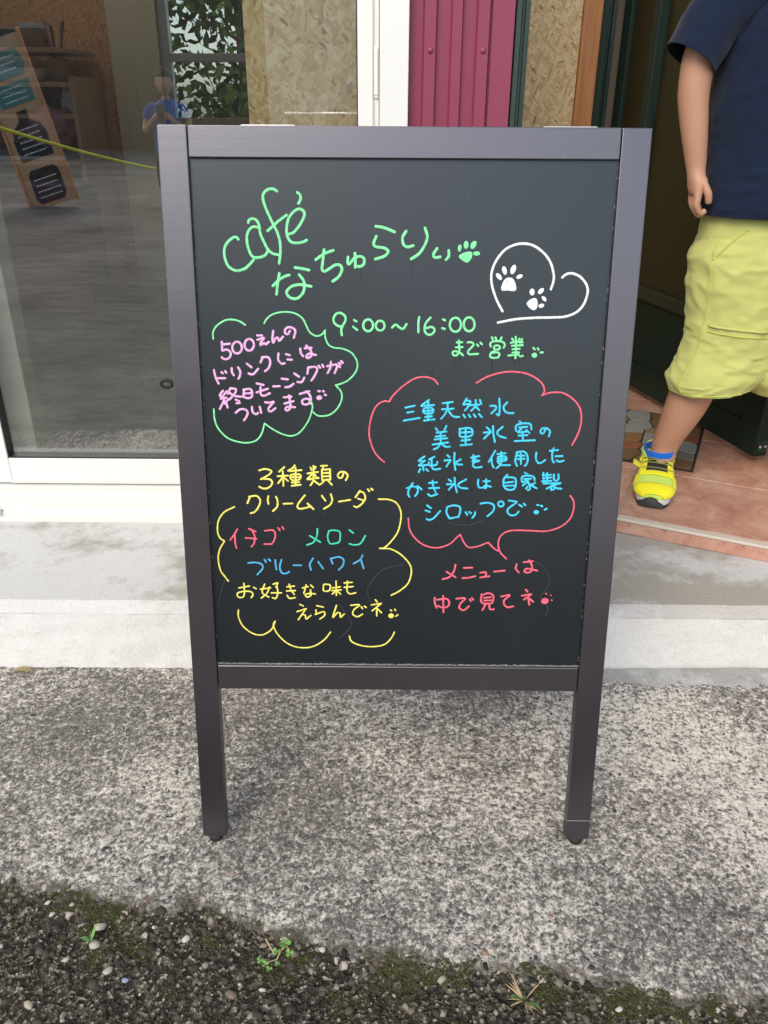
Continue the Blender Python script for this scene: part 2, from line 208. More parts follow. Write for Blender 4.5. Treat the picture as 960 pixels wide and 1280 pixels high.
 'ice_words': ('blue', 2.6, 'S59,6714 183,6742;S87,6649 170,6663;S40,6540 254,6578;S373,6820 280,6752;S272,6739 440,6753;S308,6704 300,6659 354,6633 425,6651 429,6696 379,6722 312,6709;S318,6672 424,6678;S363,6793 370,6552;S328,6591 417,6602;S311,6542 450,6561;S555,6777 687,6795;S548,6696 702,6706;S622,6777 619,6697 586,6625 542,6571;S628,6697 665,6635 711,6599 782,6596;S872,6845 830,6761;S873,6814 923,6806 902,6744 856,6684;S848,6761 901,6767;S928,6753 1043,6762;S993,6824 991,6744 940,6681;S1000,6735 1041,6691;S1049,6825 1069,6771;S835,6627 859,6591;S906,6627 930,6595;S973,6631 1001,6596;S1043,6637 1082,6596;S1305,6844 1316,6720 1310,6621 1279,6639;S1191,6746 1257,6746 1267,6710 1208,6647;S1414,6795 1369,6738 1384,6684 1430,6653 1504,6653;S471,6441 504,6394;S613,6472 586,6409;S485,6379 619,6395;S473,6326 599,6340;S460,6286 630,6306;S435,6217 641,6249;S538,6387 544,6230;S542,6236 508,6180 454,6152;S551,6236 606,6190 669,6191;S793,6437 800,6338 872,6324 957,6348 962,6421 903,6447 797,6432;S798,6383 959,6393;S871,6438 879,6211;S820,6274 936,6288;S813,6210 962,6224;S1238,6477 1246,6377 1273,6259;S1153,6458 1200,6417;S1117,6385 1201,6395;S1213,6395 1124,6304;S1367,6465 1299,6396 1328,6342 1414,6315;S1588,6541 1621,6516;S1551,6413 1544,6472 1579,6501 1679,6517 1738,6502 1756,6436;S1588,6457 1697,6468;S1619,6435 1577,6391 1707,6407;S1685,6424 1730,6385;S1587,6347 1703,6355;S1640,6391 1648,6288;S1540,6272 1809,6286;S1945,6445 1926,6393 1891,6378 1877,6415 1908,6449 1959,6450 2005,6409 1995,6342;S1283,6137 1202,5983;S1236,6032 1247,5956 1271,5908;S1314,6092 1424,6105;S1323,6055 1319,6002;S1323,6055 1411,6063 1439,6041 1429,6003 1334,5995;S1325,6025 1427,6030;S1364,6122 1377,6003 1358,5942 1309,5896;S1319,5987 1373,5942 1491,5940;S1584,6124 1566,6049 1562,5989 1587,5932;S1570,6116 1657,6132 1710,6095 1729,6020 1717,5960 1694,5933;S1594,6072 1682,6072;S1596,6027 1684,6030;S1629,6109 1640,5959;S1840,6118 1838,6036 1871,5976 1915,5976 1964,6014;S2019,6142 2131,6155;S2071,6180 2054,6097 2067,6008 2084,5981;S2103,6068 2195,6071;S2119,6008 2164,5993 2214,6009;S328,6054 250,5992 305,5989;S337,5996 254,5927;S259,5924 370,5936;S311,5927 319,5862;S276,5878 253,5833;S355,5879 380,5850;S462,6050 392,6009;S388,5969 397,5928 489,5937 504,5978;S426,6026 434,5904 474,5872 546,5884;S734,6105 733,5995 752,5869;S636,6072 668,6047;S601,5998 677,6008;S685,6003 629,5914;S819,6016 757,5971 782,5947 840,5944;S961,6042 1070,6063;S991,6078 985,6022;S1024,6046 978,5984 1041,6006;S1073,5998 1003,5973 988,5932 1029,5903 1108,5914;S94,5606 177,5632 241,5607 242,5541 211,5496;S176,5681 121,5582 114,5524 131,5486;S240,5640 297,5591;S399,5683 503,5692;S401,5609 536,5615;S446,5716 456,5634 490,5551;S387,5526 427,5498 515,5527;S745,5759 754,5669 783,5557;S666,5734 702,5705;S642,5665 727,5669;S735,5666 670,5589;S905,5736 798,5669 832,5620 925,5608;S1070,5737 1066,5671 1088,5622 1127,5622;S1140,5713 1227,5714;S1175,5741 1182,5656 1176,5614 1148,5631 1174,5652 1244,5636;S377,5364 431,5326;S356,5292 416,5271;S375,5169 411,5153 475,5183 561,5285;S656,5344 647,5269 668,5219 693,5177;S664,5345 744,5367 828,5346 835,5270 813,5200;S693,5177 813,5203;S911,5271 938,5232;S959,5275 989,5255;S1045,5275 1038,5230 1008,5188;S1113,5393 1192,5407 1273,5391 1304,5349 1286,5282 1216,5214;S1432,5392 1429,5376 1419,5363 1404,5356 1387,5356 1371,5363 1360,5376 1355,5392 1358,5408 1368,5420 1384,5428 1401,5428 1416,5421 1428,5408 1432,5392;S1501,5440 1555,5434 1612,5421 1558,5375 1497,5322 1493,5269 1540,5230 1603,5237 1644,5284;S1646,5382 1687,5356;S1710,5400 1732,5374;P1926,5278 1923,5264 1913,5253 1898,5247 1881,5247 1866,5253 1854,5264 1850,5277 1853,5291 1863,5302 1878,5308 1894,5309 1910,5303 1921,5292;S1892,5382 1913,5378;S1947,5372 1965,5362;S2001,5313 2028,5329;S1461,5806 1420,5751 1414,5687 1432,5629 1477,5597 1546,5597 1579,5636 1584,5714 1557,5765 1444,5771;S1439,5693 1547,5707;S1443,5648 1556,5655;S1697,5837 1735,5815;S1666,5714 1660,5766 1699,5792 1786,5793 1832,5767 1837,5731;S1695,5747 1789,5754;S1764,5747 1679,5699;S1754,5709 1681,5656;S1735,5709 1781,5664 1778,5605 1754,5592;S1775,5670 1727,5614;S1848,5696 1794,5664;S1781,5670 1872,5619;S1952,5839 1949,5794;S1948,5800 2060,5810;S1951,5762 2063,5772;S2003,5833 2013,5717;S1961,5755 1969,5710;S2097,5814 2101,5750 2134,5724 2164,5757 2157,5819;S1941,5717 2066,5724;S1962,5684 2193,5695;S2028,5724 2005,5685 1965,5697;S2193,5693 2083,5653 2010,5614;S2071,5646 2074,5595 2111,5608;S2082,5666 2135,5625 2211,5615'),
 'soda_heading': ('yellow', 2.5, 'S-1921,5841 -1834,5863 -1754,5832 -1796,5779 -1901,5719;S-1890,5726 -1778,5716 -1749,5663 -1802,5599 -1875,5588 -1929,5613;S-1578,5890 -1651,5826;S-1674,5763 -1530,5771;S-1600,5833 -1596,5628;S-1596,5760 -1667,5664;S-1582,5739 -1532,5697;S-1434,5918 -1466,5876 -1528,5840;S-1508,5834 -1344,5850;S-1489,5781 -1366,5787 -1378,5719 -1480,5714 -1489,5781;S-1479,5750 -1371,5751;S-1425,5887 -1427,5645;S-1481,5676 -1379,5681;S-1483,5629 -1359,5645;S-1221,5888 -1205,5847;S-1149,5899 -1180,5847;S-1263,5804 -1119,5826;S-1179,5910 -1182,5763;S-1191,5805 -1265,5730;S-1171,5794 -1141,5752;S-1265,5720 -1111,5742;S-1182,5752 -1194,5689 -1225,5640;S-1173,5699 -1102,5647;S-1077,5910 -996,5915;S-1036,5911 -1058,5864;S-1062,5858 -955,5865;S-955,5865 -953,5722;S-953,5722 -1064,5711;S-1064,5711 -1066,5858;S-1062,5810 -956,5817;S-1063,5763 -957,5768;S-1039,5700 -1081,5658;S-988,5711 -933,5648;S-768,5818 -793,5755 -834,5748 -850,5786 -813,5828 -751,5825 -715,5777 -742,5713;S-2100,5377 -2065,5459;S-2075,5469 -1971,5481 -1922,5417 -1946,5331 -2001,5255 -2060,5233;S-1806,5482 -1818,5428 -1810,5370;S-1703,5472 -1684,5419 -1691,5333 -1751,5267;S-1603,5372 -1479,5377;S-1306,5496 -1396,5378 -1408,5318 -1356,5303 -1221,5336;S-1272,5379 -1190,5298;S-1073,5492 -1023,5419;S-949,5514 -930,5435 -962,5360 -1045,5305;S-837,5408 -682,5435;S-547,5566 -609,5474;S-558,5555 -496,5535 -475,5460 -517,5385 -589,5330 -630,5345;S-572,5453 -486,5423;S-440,5588 -420,5561;S-393,5599 -372,5578'),
 'strawberry_word': ('red', 2.3, 'S-2257,5000 -2307,4915 -2362,4841;S-2295,4910 -2294,4792 -2280,4723;S-2098,5009 -2002,4966;S-2146,4872 -1995,4861;S-2044,4970 -2017,4892 -2032,4794 -2069,4745;S-1874,4979 -1758,4987 -1730,4919 -1751,4833 -1788,4784;S-1886,4783 -1781,4784;S-1687,5022 -1665,4988;S-1629,5037 -1611,5005'),
 'melon_word': ('teal', 2.3, 'S-1142,5016 -1149,4911 -1204,4813 -1293,4775;S-1249,4911 -1104,4819;S-980,4986 -1000,4900 -971,4802 -889,4803 -838,4828 -823,4914 -841,4980 -934,4993 -976,4983;S-697,5000 -644,4957;S-698,4797 -621,4781 -540,4806 -474,4917'),
 'blue_hawaii_words': ('lightblue', 2.4, 'S-2126,4501 -2020,4510 -1938,4485 -1924,4423 -2003,4327;S-1894,4553 -1874,4518;S-1835,4561 -1812,4536;S-1741,4549 -1739,4475 -1729,4405;S-1654,4555 -1681,4450 -1660,4362 -1601,4345 -1549,4376;S-1485,4472 -1375,4472;S-1208,4578 -1257,4491 -1242,4403;S-1139,4529 -1070,4425;S-962,4575 -935,4501;S-962,4575 -844,4601 -779,4557 -794,4470 -851,4407;S-512,4628 -552,4559 -639,4503;S-535,4559 -498,4434'),
 'choose_words': ('yellow', 2.2, 'S-2272,4124 -2122,4153;S-2199,4194 -2197,4055 -2221,3984 -2286,3984 -2297,4040 -2217,4069 -2113,4069 -2075,4028 -2103,3977;S-2063,4134 -2027,4112;S-1905,4183 -1943,4057 -1854,3987;S-1836,4142 -1878,4043 -1959,3972;S-1967,4107 -1823,4128;S-1782,4184 -1717,4204 -1745,4142;S-1731,4148 -1721,4059 -1750,3969 -1802,3979;S-1813,4052 -1669,4053;S-1588,4144 -1483,4158;S-1595,4082 -1472,4089;S-1556,4186 -1532,4102 -1487,4032;S-1592,4018 -1554,3970 -1475,3982;S-1367,4131 -1288,4152;S-1314,4179 -1350,4048;S-1249,4174 -1215,4141;S-1255,4104 -1252,4020 -1304,3992 -1330,4028 -1264,4048 -1186,4041;S-1066,4181 -1068,4092 -989,4093 -975,4176 -1053,4190;S-942,4135 -832,4150;S-950,4093 -820,4105;S-889,4238 -886,4023;S-890,4093 -943,4043;S-880,4088 -828,4043;S-774,4211 -663,4221;S-727,4240 -734,4095 -689,4047 -611,4062;S-775,4145 -650,4157;S-1412,3878 -1365,3856;S-1454,3765 -1321,3814;S-1327,3808 -1438,3642;S-1376,3723 -1337,3709 -1325,3652 -1257,3709;S-1171,3860 -1077,3839;S-1182,3795 -1178,3730;S-1191,3724 -1072,3768 -1060,3711 -1127,3653;S-887,3868 -942,3683 -875,3755 -836,3741 -831,3684 -778,3733;S-683,3870 -559,3877 -638,3800 -652,3729 -586,3695 -515,3735;S-533,3849 -515,3821;S-488,3858 -462,3838;S-331,3958 -305,3924;S-389,3878 -245,3902;S-253,3896 -376,3788;S-310,3845 -310,3709;S-297,3817 -244,3760;P-65,3713 -69,3697 -79,3684 -95,3677 -113,3677 -129,3684 -140,3697 -144,3713 -140,3729 -129,3742 -113,3749 -96,3749 -80,3742 -69,3729;S-113,3804 -100,3790;S-53,3813 -42,3796;S-38,3705 -7,3728'),
 'menu_words': ('red', 2.6, 'S796,4499 778,4405 717,4314 622,4279;S672,4392 802,4310;S914,4451 1034,4456;S902,4297 993,4305 1081,4328;S1149,4380 1227,4386 1226,4318;S1152,4310 1278,4329;S1345,4398 1493,4415;S1657,4513 1648,4445 1693,4389;S1754,4543 1880,4559;S1826,4574 1873,4492 1867,4413 1816,4386 1768,4412 1812,4447 1951,4418;S516,3997 518,3919 546,3843;S551,3965 673,3982 723,3937 708,3867 634,3844 568,3873;S635,4028 646,3774;S822,3984 950,3989 889,3915 870,3845 935,3807 1008,3870;S1015,3974 1031,3951;S1046,3997 1065,3969;S1183,4055 1177,3952 1210,3911;S1184,4039 1278,4072 1348,4034 1344,3942 1317,3912;S1217,3998 1313,4011;S1219,3957 1315,3962;S1210,3911 1317,3912;S1243,3895 1203,3813;S1296,3907 1310,3826 1364,3826;S1462,4023 1583,4043 1508,3966 1511,3897 1566,3858 1641,3875;S1804,4129 1832,4100;S1754,4037 1887,4061;S1881,4054 1791,3980;S1848,4003 1868,3900;S1870,3992 1921,3946;P2140,3970 2139,3949 2128,3930 2109,3918 2086,3913 2063,3917 2045,3930 2036,3949 2036,3970 2047,3988 2066,4001 2089,4006 2112,4001 2130,3988;P2113,4070 2112,4065 2109,4061 2104,4059 2098,4059 2093,4061 2089,4065 2087,4070 2088,4075 2091,4079 2096,4081 2102,4081 2107,4079 2111,4075;P2178,4047 2177,4042 2174,4038 2169,4036 2163,4036 2158,4038 2154,4042 2153,4047 2154,4052 2157,4056 2162,4058 2168,4059 2173,4056 2177,4052;P2198,3972 2197,3967 2194,3963 2189,3960 2183,3960 2178,3963 2174,3967 2172,3972 2173,3977 2177,3981 2182,3983 2187,3983 2193,3981 2196,3977'),
 'erased_marks': ('ghost', 1.2, 'S1884,4556 2004,4499 2106,4375 2127,4224 2031,4046;S2009,4020 2099,3919 2136,3816 2099,3712;S649,5127 812,5085 997,5093 1179,5167;S56,4496 -239,4407 -437,4123 -370,3837;S-2575,3855 -2510,4141 -2421,4284;S-837,3869 -672,3581 -842,3359'),
}

# ---------------- materials ----------------
M = {}
def m_aggregate():
    g = NG('exposed aggregate concrete'); co = g.co()
    v1 = g.n('TexVoronoi', i_Scale=118, i_Vector=co); v2 = g.n('TexVoronoi', i_Scale=310, i_Vector=co)
    c1 = g.ramp(g.n('SeparateColor', i_Color=v1.outputs['Color']).outputs[0], [(0, (.07, .072, .078)), (.35, (.21, .20, .182)), (.7, (.40, .375, .33)), (1, (.72, .68, .60))])
    c2 = g.ramp(g.n('SeparateColor', i_Color=v2.outputs['Color']).outputs[1], [(0, (.05, .05, .052)), (.5, (.29, .27, .24)), (1, (.80, .75, .66))])
    c = g.mix(.6, c1, c2)
    sx = g.n('SeparateXYZ', i_Vector=co).outputs[0]
    big = g.noise(2.6, g.co(loc=(3, 1, 0)), 4, .55); fl = g.noise(120, g.co(loc=(1, 5, 0)), 8, .82); fl2 = g.noise(46, g.co(loc=(4, 5, 0)), 6, .75)
    v = g.math('ADD', g.math('ADD', g.math('MULTIPLY', fl, .55), g.math('MULTIPLY', fl2, .30)), g.math('ADD', g.math('MULTIPLY', big, .24), g.math('MULTIPLY', sx, .012)))
    mort = g.ramp(v, [(.0, (0, 0, 0)), (.562, (0, 0, 0)), (.592, (1, 1, 1))])
    dark = g.ramp(v, [(.0, (1, 1, 1)), (.505, (1, 1, 1)), (.545, (0, 0, 0))])
    c = g.mix(g.math('MULTIPLY', g.n('RGBToBW', i_Color=dark).outputs[0], .66), c, (.075, .068, .058))
    c = g.mix(g.math('MULTIPLY', g.n('RGBToBW', i_Color=mort).outputs[0], .80), c, (.84, .79, .69))
    ed = g.n('Attribute', attribute_name='edge').outputs['Fac']
    dirt = g.n('MapRange', i_Value=g.math('SUBTRACT', ed, g.math('MULTIPLY', g.noise(30, co, 7, .75), .075)), n_1=-.034, n_2=-.014, n_3=.88, n_4=0.0).outputs[0]
    c = g.mix(dirt, c, g.mix(g.noise(90, co, 5, .7), (.030, .026, .016), (.13, .115, .085)))
    h = g.math('ADD', g.math('MULTIPLY', v1.outputs['Distance'], -.8), g.math('MULTIPLY', fl, 1.5))
    return g.fin(c, .88, h, .0022, 1, .2)
M['agg'] = m_aggregate()
def m_soil():
    g = NG('damp gritty soil'); co = g.co()
    v = g.n('TexVoronoi', i_Scale=230, i_Vector=co)
    c = g.ramp(g.n('SeparateColor', i_Color=v.outputs['Color']).outputs[0], [(0, (.012, .010, .008)), (.5, (.042, .036, .028)), (.85, (.12, .105, .08)), (1, (.34, .31, .25))])
    mo = g.ramp(g.noise(11, co, 6, .7), [(.5, (0, 0, 0)), (.62, (1, 1, 1))])
    c = g.mix(g.math('MULTIPLY', g.n('RGBToBW', i_Color=mo).outputs[0], .55), c, (.045, .05, .012))
    return g.fin(c, .9, g.math('ADD', v.outputs['Distance'], g.noise(200, co, 5)), .004, 1, .2)
M['soil'] = m_soil()
def m_stone():
    g = NG('river stone mix'); r_ = attr_island(g)
    c = g.ramp(r_, [(0, (.05, .055, .06)), (.22, (.11, .115, .12)), (.42, (.20, .19, .175)), (.6, (.30, .285, .26)), (.8, (.43, .40, .36)), (.93, (.30, .19, .13)), (1, (.62, .60, .55))])
    c = g.mix(.5, c, g.ramp(g.noise(500, g.co(), 3), [(.3, (.6, .6, .6)), (.7, (1.1, 1.1, 1.1))]), 'MULTIPLY')
    return g.fin(c, .75, spec=.3)
M['stone'] = m_stone()
g = NG('dark grit'); M['grit'] = g.fin(g.ramp(attr_island(g), [(0, (.022, .020, .018)), (.45, (.06, .052, .042)), (.75, (.13, .11, .085)), (.93, (.27, .24, .19)), (1, (.5, .47, .41))]), .8, spec=.2)
def m_road():
    g = NG('worn asphalt'); co = g.co()
    f = g.noise(1.1, co, 6, .6); f2 = g.noise(60, co, 4, .7)
    c = g.ramp(f, [(.3, (.11, .105, .095)), (.55, (.20, .19, .175)), (.75, (.29, .275, .255))])
    c = g.mix(.8, c, g.ramp(g.noise(5, g.co((1, 2.5, 1)), 8, .75), [(.35, (.55, .54, .52)), (.65, (1.25, 1.22, 1.15))]), 'MULTIPLY')
    c = g.mix(.6, c, g.ramp(f2, [(.3, (.55, .55, .55)), (.7, (1.1, 1.1, 1.1))]), 'MULTIPLY')
    crk = g.n('TexVoronoi', i_Scale=.16, feature='DISTANCE_TO_EDGE', i_Vector=g.n('VectorMath', operation='ADD', n_0=co, n_1=g.n('TexNoise', i_Scale=2).outputs['Color']).outputs[0]).outputs['Distance']
    c = g.mix(g.ramp(crk, [(0, (1, 1, 1)), (.003, (0, 0, 0))]), c, (.06, .055, .05))
    return g.fin(c, .9, f2, .004, 1, .2)
M['road'] = m_road()
def m_step(name, base, stain, amt, bd=.0012):
    g = NG(name); co = g.co()
    f1 = g.noise(3.1, g.co((1, 1.7, 1), loc=(2.2, .4, 0)), 3, .5); f2 = g.noise(34, co, 8, .78); fine = g.noise(120, co, 6, .8)
    v = g.math('ADD', g.math('MULTIPLY', f1, .8), g.math('MULTIPLY', f2, .36))
    s = g.ramp(v, [(.52, (0, 0, 0)), (.62, (1, 1, 1))])
    c = g.mix(g.math('MULTIPLY', g.n('RGBToBW', i_Color=s).outputs[0], amt), base, stain)
    c = g.mix(.55, c, g.ramp(fine, [(.33, (.66, .645, .61)), (.47, (1, 1, 1))]), 'MULTIPLY')
    pit = g.ramp(g.n('TexVoronoi', i_Scale=75, i_Vector=co).outputs['Distance'], [(.05, (1, 1, 1)), (.11, (0, 0, 0))])
    pm = g.math('MULTIPLY', g.n('RGBToBW', i_Color=pit).outputs[0], g.math('GREATER_THAN', g.noise(7, co, 4), .53))
    c = g.mix(g.math('MULTIPLY', pm, .7), c, (.13, .12, .10))
    return g.fin(c, .8, g.math('ADD', fine, g.math('MULTIPLY', g.noise(18, co, 6), 2.0)), bd, 1, .3)
M['step_top'] = m_step('weathered grey step paint', (.56, .56, .55), (.33, .31, .26), .85)
M['step_front'] = m_step('white painted plaster', (.78, .78, .765), (.66, .645, .60), .45, .0024)
M['edge_strip'] = m_step('greyed edge paint', (.66, .655, .635), (.48, .46, .42), .7, .0018)
M['mortar'] = m_step('rough grey mortar', (.50, .51, .50), (.30, .29, .27), .8, .004)
def m_tile():
    g = NG('terracotta pink tile'); co = g.co()
    f = g.noise(9, co, 6, .7, .8); f2 = g.noise(55, g.co((1, 2.2, 1), (0, 0, .5)), 5, .75)
    c = g.ramp(f, [(.3, (.38, .175, .12)), (.5, (.52, .29, .215)), (.7, (.63, .43, .345))])
    c = g.mix(.75, c, g.ramp(f2, [(.30, (.55, .45, .42)), (.46, (1, 1, 1))]), 'MULTIPLY')
    return g.fin(c, .42, f2, .0008, 1, .45)
M['tile'] = m_tile()
M['grout'] = plain('sandy grout', (.38, .36, .31), .9, .15, 60, .001)
M['nosing'] = plain('pale tile edge', (.56, .49, .42), .6, .1, 40)
def m_white(name, col=(.80, .80, .77)):
    g = NG(name); f = g.noise(14, g.co((1, 1, .4)), 5); 
    return g.fin(g.mix(f, tuple(c*.955 for c in col), col), .32, g.noise(500), .00008, 1, .5)
M['white'] = m_white('white coated aluminium'); M['cream'] = plain('pale painted post', (.50, .52, .46), .6, .06)
M['track'] = m_white('ivory sill track', (.74, .74, .70))
M['gasket'] = plain('black rubber gasket', (.015, .016, .017), .5, .1)
def m_glass(name, refl, tint=(.93, .95, .94)):
    m = bpy.data.materials.new(name); m.use_nodes = True; t = m.node_tree; t.nodes.clear()
    o = t.nodes.new('ShaderNodeOutputMaterial'); mx = t.nodes.new('ShaderNodeMixShader'); tr = t.nodes.new('ShaderNodeBsdfTransparent'); gl = t.nodes.new('ShaderNodeBsdfGlossy')
    lw = t.nodes.new('ShaderNodeLayerWeight'); pw = t.nodes.new('ShaderNodeMath'); pw.operation = 'POWER'; pw.inputs[1].default_value = 3; fr = t.nodes.new('ShaderNodeMapRange')
    t.links.new(lw.outputs['Facing'], pw.inputs[0]); t.links.new(pw.outputs[0], fr.inputs[0]); fr.inputs[3].default_value = refl; fr.inputs[4].default_value = .9
    gl.inputs['Roughness'].default_value = 0.0; tr.inputs[0].default_value = (*tint, 1); gl.inputs[0].default_value = (.97, 1, .99, 1)
    t.links.new(fr.outputs[0], mx.inputs[0]); t.links.new(tr.outputs[0], mx.inputs[1]); t.links.new(gl.outputs[0], mx.inputs[2]); t.links.new(mx.outputs[0], o.inputs[0]); return m
M['glass'] = m_glass('reflective door glass', .27); M['glass2'] = m_glass('window glass', .05)
M['burg'] = plain('burgundy painted steel', (.25, .040, .082), .42, .05, 6, .0001, .5)
def m_grain(name, a, b, scale=1, rough=.5, sc=(60, 60, 3), bd=.0005, spec=.5, ior=None):
    g = NG(name); f = g.noise(1.6*scale, g.co(sc), 6, .65, .3); 
    return g.fin(g.ramp(f, [(.3, a), (.7, b)]), rough, f, bd, 1, spec, ior=ior)
M['green'] = m_grain('dark green woodgrain film', (.008, .022, .018), (.022, .050, .040), 1, .42, (160, 160, 3))
M['doorgreen'] = m_grain('very dark green door skin', (.006, .017, .012), (.014, .034, .025), 1, .5, (160, 160, 3), .0004, .35)
M['rail'] = m_grain('olive door rail', (.018, .026, .016), (.038, .048, .030), 1, .4, (160, 160, 3))
M['bronze'] = m_grain('bronze tinted door glass', (.024, .023, .010), (.040, .036, .015), 1, .35, (220, 220, 4), .0001, .4)
def m_osb(name, dark=1.0, tone=(1, 1, 1)):
    g = NG(name); lay = []
    warp = g.n('VectorMath', operation='SCALE', n_0=g.n('TexNoise', i_Scale=14, i_Vector=g.co(), i_Detail=2).outputs['Color'], i_Scale=.010).outputs[0]
    for k, (a, s_) in enumerate(((.5, (46, 46, 150)), (-.75, (56, 56, 180)), (1.3, (40, 40, 130)))):
        mp = g.co((1, 1, 1), (0, a, 0), loc=(k*1.7, 0, 0)); ad = g.n('VectorMath', operation='ADD', n_0=mp, n_1=warp).outputs[0]
        mp2 = g.n('Mapping', i_Scale=s_, i_Vector=ad)
        v = g.n('TexVoronoi', i_Scale=1.0, i_Vector=mp2); sep = g.n('SeparateColor', i_Color=v.outputs['Color'])
        gr = g.n('TexNoise', i_Scale=2.5, i_Vector=g.n('Mapping', i_Scale=(s_[0]*.6, s_[1], s_[2]*7), i_Vector=ad), i_Detail=3).outputs['Fac']
        c = g.ramp(sep.outputs[0], [(0, (.38*dark, .21*dark, .09*dark)), (.06, (.60*dark, .42*dark, .20*dark)), (.5, (.74*dark, .56*dark, .31*dark)), (1, (.84*dark, .71*dark, .46*dark))])
        c = g.mix(.22, c, g.ramp(gr, [(.3, (.6, .55, .5)), (.65, (1.1, 1.1, 1.1))]), 'MULTIPLY')
        lay.append((c, sep.outputs[1], v.outputs['Distance']))
    c = g.mix(g.math('GREATER_THAN', lay[1][1], .5), lay[0][0], lay[1][0]); c = g.mix(g.math('GREATER_THAN', lay[2][1], .66), c, lay[2][0])
    if tone != (1, 1, 1): c = g.mix(1.0, c, tone, 'MULTIPLY')
    h = g.math('ADD', lay[0][1], lay[1][1])
    return g.fin(c, .65, h, .0012, 1, .35)
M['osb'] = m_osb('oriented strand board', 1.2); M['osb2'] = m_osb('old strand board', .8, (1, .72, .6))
def m_wood(name, a, b):
    g = NG(name); wv = g.n('TexWave', wave_type='BANDS', bands_direction='X', i_Scale=14, i_Distortion=6, i_Detail=3, i_Detail_Scale=.6, i_Vector=g.co((1, 1, .22)))
    c = g.mix(.8, g.ramp(wv.outputs['Fac'], [(.1, a), (.8, b)]), g.ramp(g.noise(1.5, g.co((90, 90, 4)), 4), [(.3, a), (.7, b)]))
    return g.fin(c, .55, wv.outputs['Fac'], .0003, 1, .35)
M['stud'] = m_wood('fresh cedar stud', (.50, .20, .07), (.68, .34, .15)); M['signwood'] = m_wood('stained pine', (.46, .27, .15), (.60, .38, .22))
M['sill'] = m_wood('beige window sill', (.42, .32, .18), (.52, .42, .26))
M['alu'] = plain('grey aluminium', (.42, .43, .40), .45, .06, 20, .0001, .5, .3)
g = NG('cream slatted wallpaper'); wv = g.n('TexWave', wave_type='BANDS', bands_direction='X', i_Scale=40, i_Distortion=1.5, i_Detail=2, i_Vector=g.co())
M['wallpaper'] = g.fin(g.ramp(wv.outputs['Fac'], [(.2, (.58, .49, .32)), (.7, (.74, .66, .47))]), .8, g.noise(60), .0008)
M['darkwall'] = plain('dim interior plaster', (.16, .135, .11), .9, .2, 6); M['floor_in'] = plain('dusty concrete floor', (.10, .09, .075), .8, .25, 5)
def m_frame():
    g = NG('dark plum stained frame'); f = g.noise(1.4, g.co((3, 90, 90)), 5, .6); sm = g.noise(5, g.co(), 5, .6)
    sp = g.ramp(g.n('TexVoronoi', i_Scale=45, i_Vector=g.co()).outputs['Distance'], [(.030, (1, 1, 1)), (.045, (0, 0, 0))])
    c = g.mix(f, (.005, .0022, .0038), (.009, .0045, .0075)); c = g.mix(g.math('MULTIPLY', g.n('RGBToBW', i_Color=sp).outputs[0], .6), c, (.35, .34, .33))
    return g.fin(c, g.gray(sm, .30, .38), g.math('ADD', f, g.noise(300)), .00006, 1, .5, ior=2.32, Specular_Tint=(.93, .91, 1.0, 1))  # lavender specular tint puts sky colour into the sheen
M['frame'] = m_frame()
def m_panel():
    g = NG('black marker board'); f = g.noise(2, g.co((200, 200, 6)), 4, .6); sm = g.noise(4, g.co(), 5, .65)
    sp = g.ramp(g.n('TexVoronoi', i_Scale=55, i_Vector=g.co()).outputs['Distance'], [(.024, (1, 1, 1)), (.036, (0, 0, 0))])
    c = g.mix(f, (.002, .0035, .0042), (.0035, .0055, .0065)); c = g.mix(g.math('MULTIPLY', g.ramp(sm, [(.5, (0, 0, 0)), (.75, (1, 1, 1))]), .04), c, (.06, .065, .07))
    c = g.mix(g.math('MULTIPLY', g.n('RGBToBW', i_Color=sp).outputs[0], .5), c, (.3, .3, .3))
    return g.fin(c, g.gray(sm, .34, .38), f, .00003, 1, .5, ior=1.70, Specular_Tint=(.84, .93, 1.0, 1))  # blue specular tint stands in for a bluer sky reflection
M['panel'] = m_panel()
INK = dict(green=(.27, .93, .42), white=(.9, .93, .95), pink=(.88, .48, .80), red=(.95, .15, .22), yellow=(.95, .86, .17), blue=(.07, .66, .93), lightblue=(.09, .46, .80), teal=(.06, .70, .42), ghost=(.045, .052, .058))
for k, c in INK.items():
    g = NG(k+' paint marker'); f = g.noise(160, g.co(), 4, .7)
    M['ink_'+k] = g.fin(g.mix(g.ramp(f, [(.32, (0, 0, 0)), (.55, (1, 1, 1))]), tuple(x*.62 for x in c), tuple(x*.93 for x in c)), .7, f, .0002, 1, .3)
M['streak'] = plain('dried dark dribble', (.004, .0045, .005), .5, .2); M['dust'] = plain('pale chalk dust', (.33, .32, .29), .95, .5, 200, .001)
M['rubber'] = plain('black rubber', (.012, .012, .012), .7, .2); M['steel'] = plain('brushed steel', (.62, .60, .57), .35, .08, 40, .0001, .5, .8)
g = NG('child skin'); f = g.noise(25, g.co(), 5)
M['skin'] = g.fin(g.mix(g.noise(9, g.co((1, 1, .5)), 4), (.40, .195, .125), (.54, .305, .195)), .5, g.noise(300), .0002, 1, .4, Subsurface_Weight=.12, Subsurface_Radius=(.02, .008, .004))
def m_cloth(name, col, rough=.9, sc=900, var=.1, bd=.0003):
    g = NG(name); f = g.noise(12, g.co(), 5); wv = g.noise(sc, g.co(), 2)
    return g.fin(g.mix(f, tuple(c*(1-var) for c in col), tuple(min(1, c*(1+var)) for c in col)), rough, wv, bd, 1, .2, Sheen_Weight=.15)
M['navy'] = m_cloth('navy cotton jersey', (.006, .013, .034)); M['lime'] = m_cloth('lime yellow cotton', (.50, .515, .165), .9, 1200); M['limeseam'] = m_cloth('lime seam thread', (.50, .52, .12))
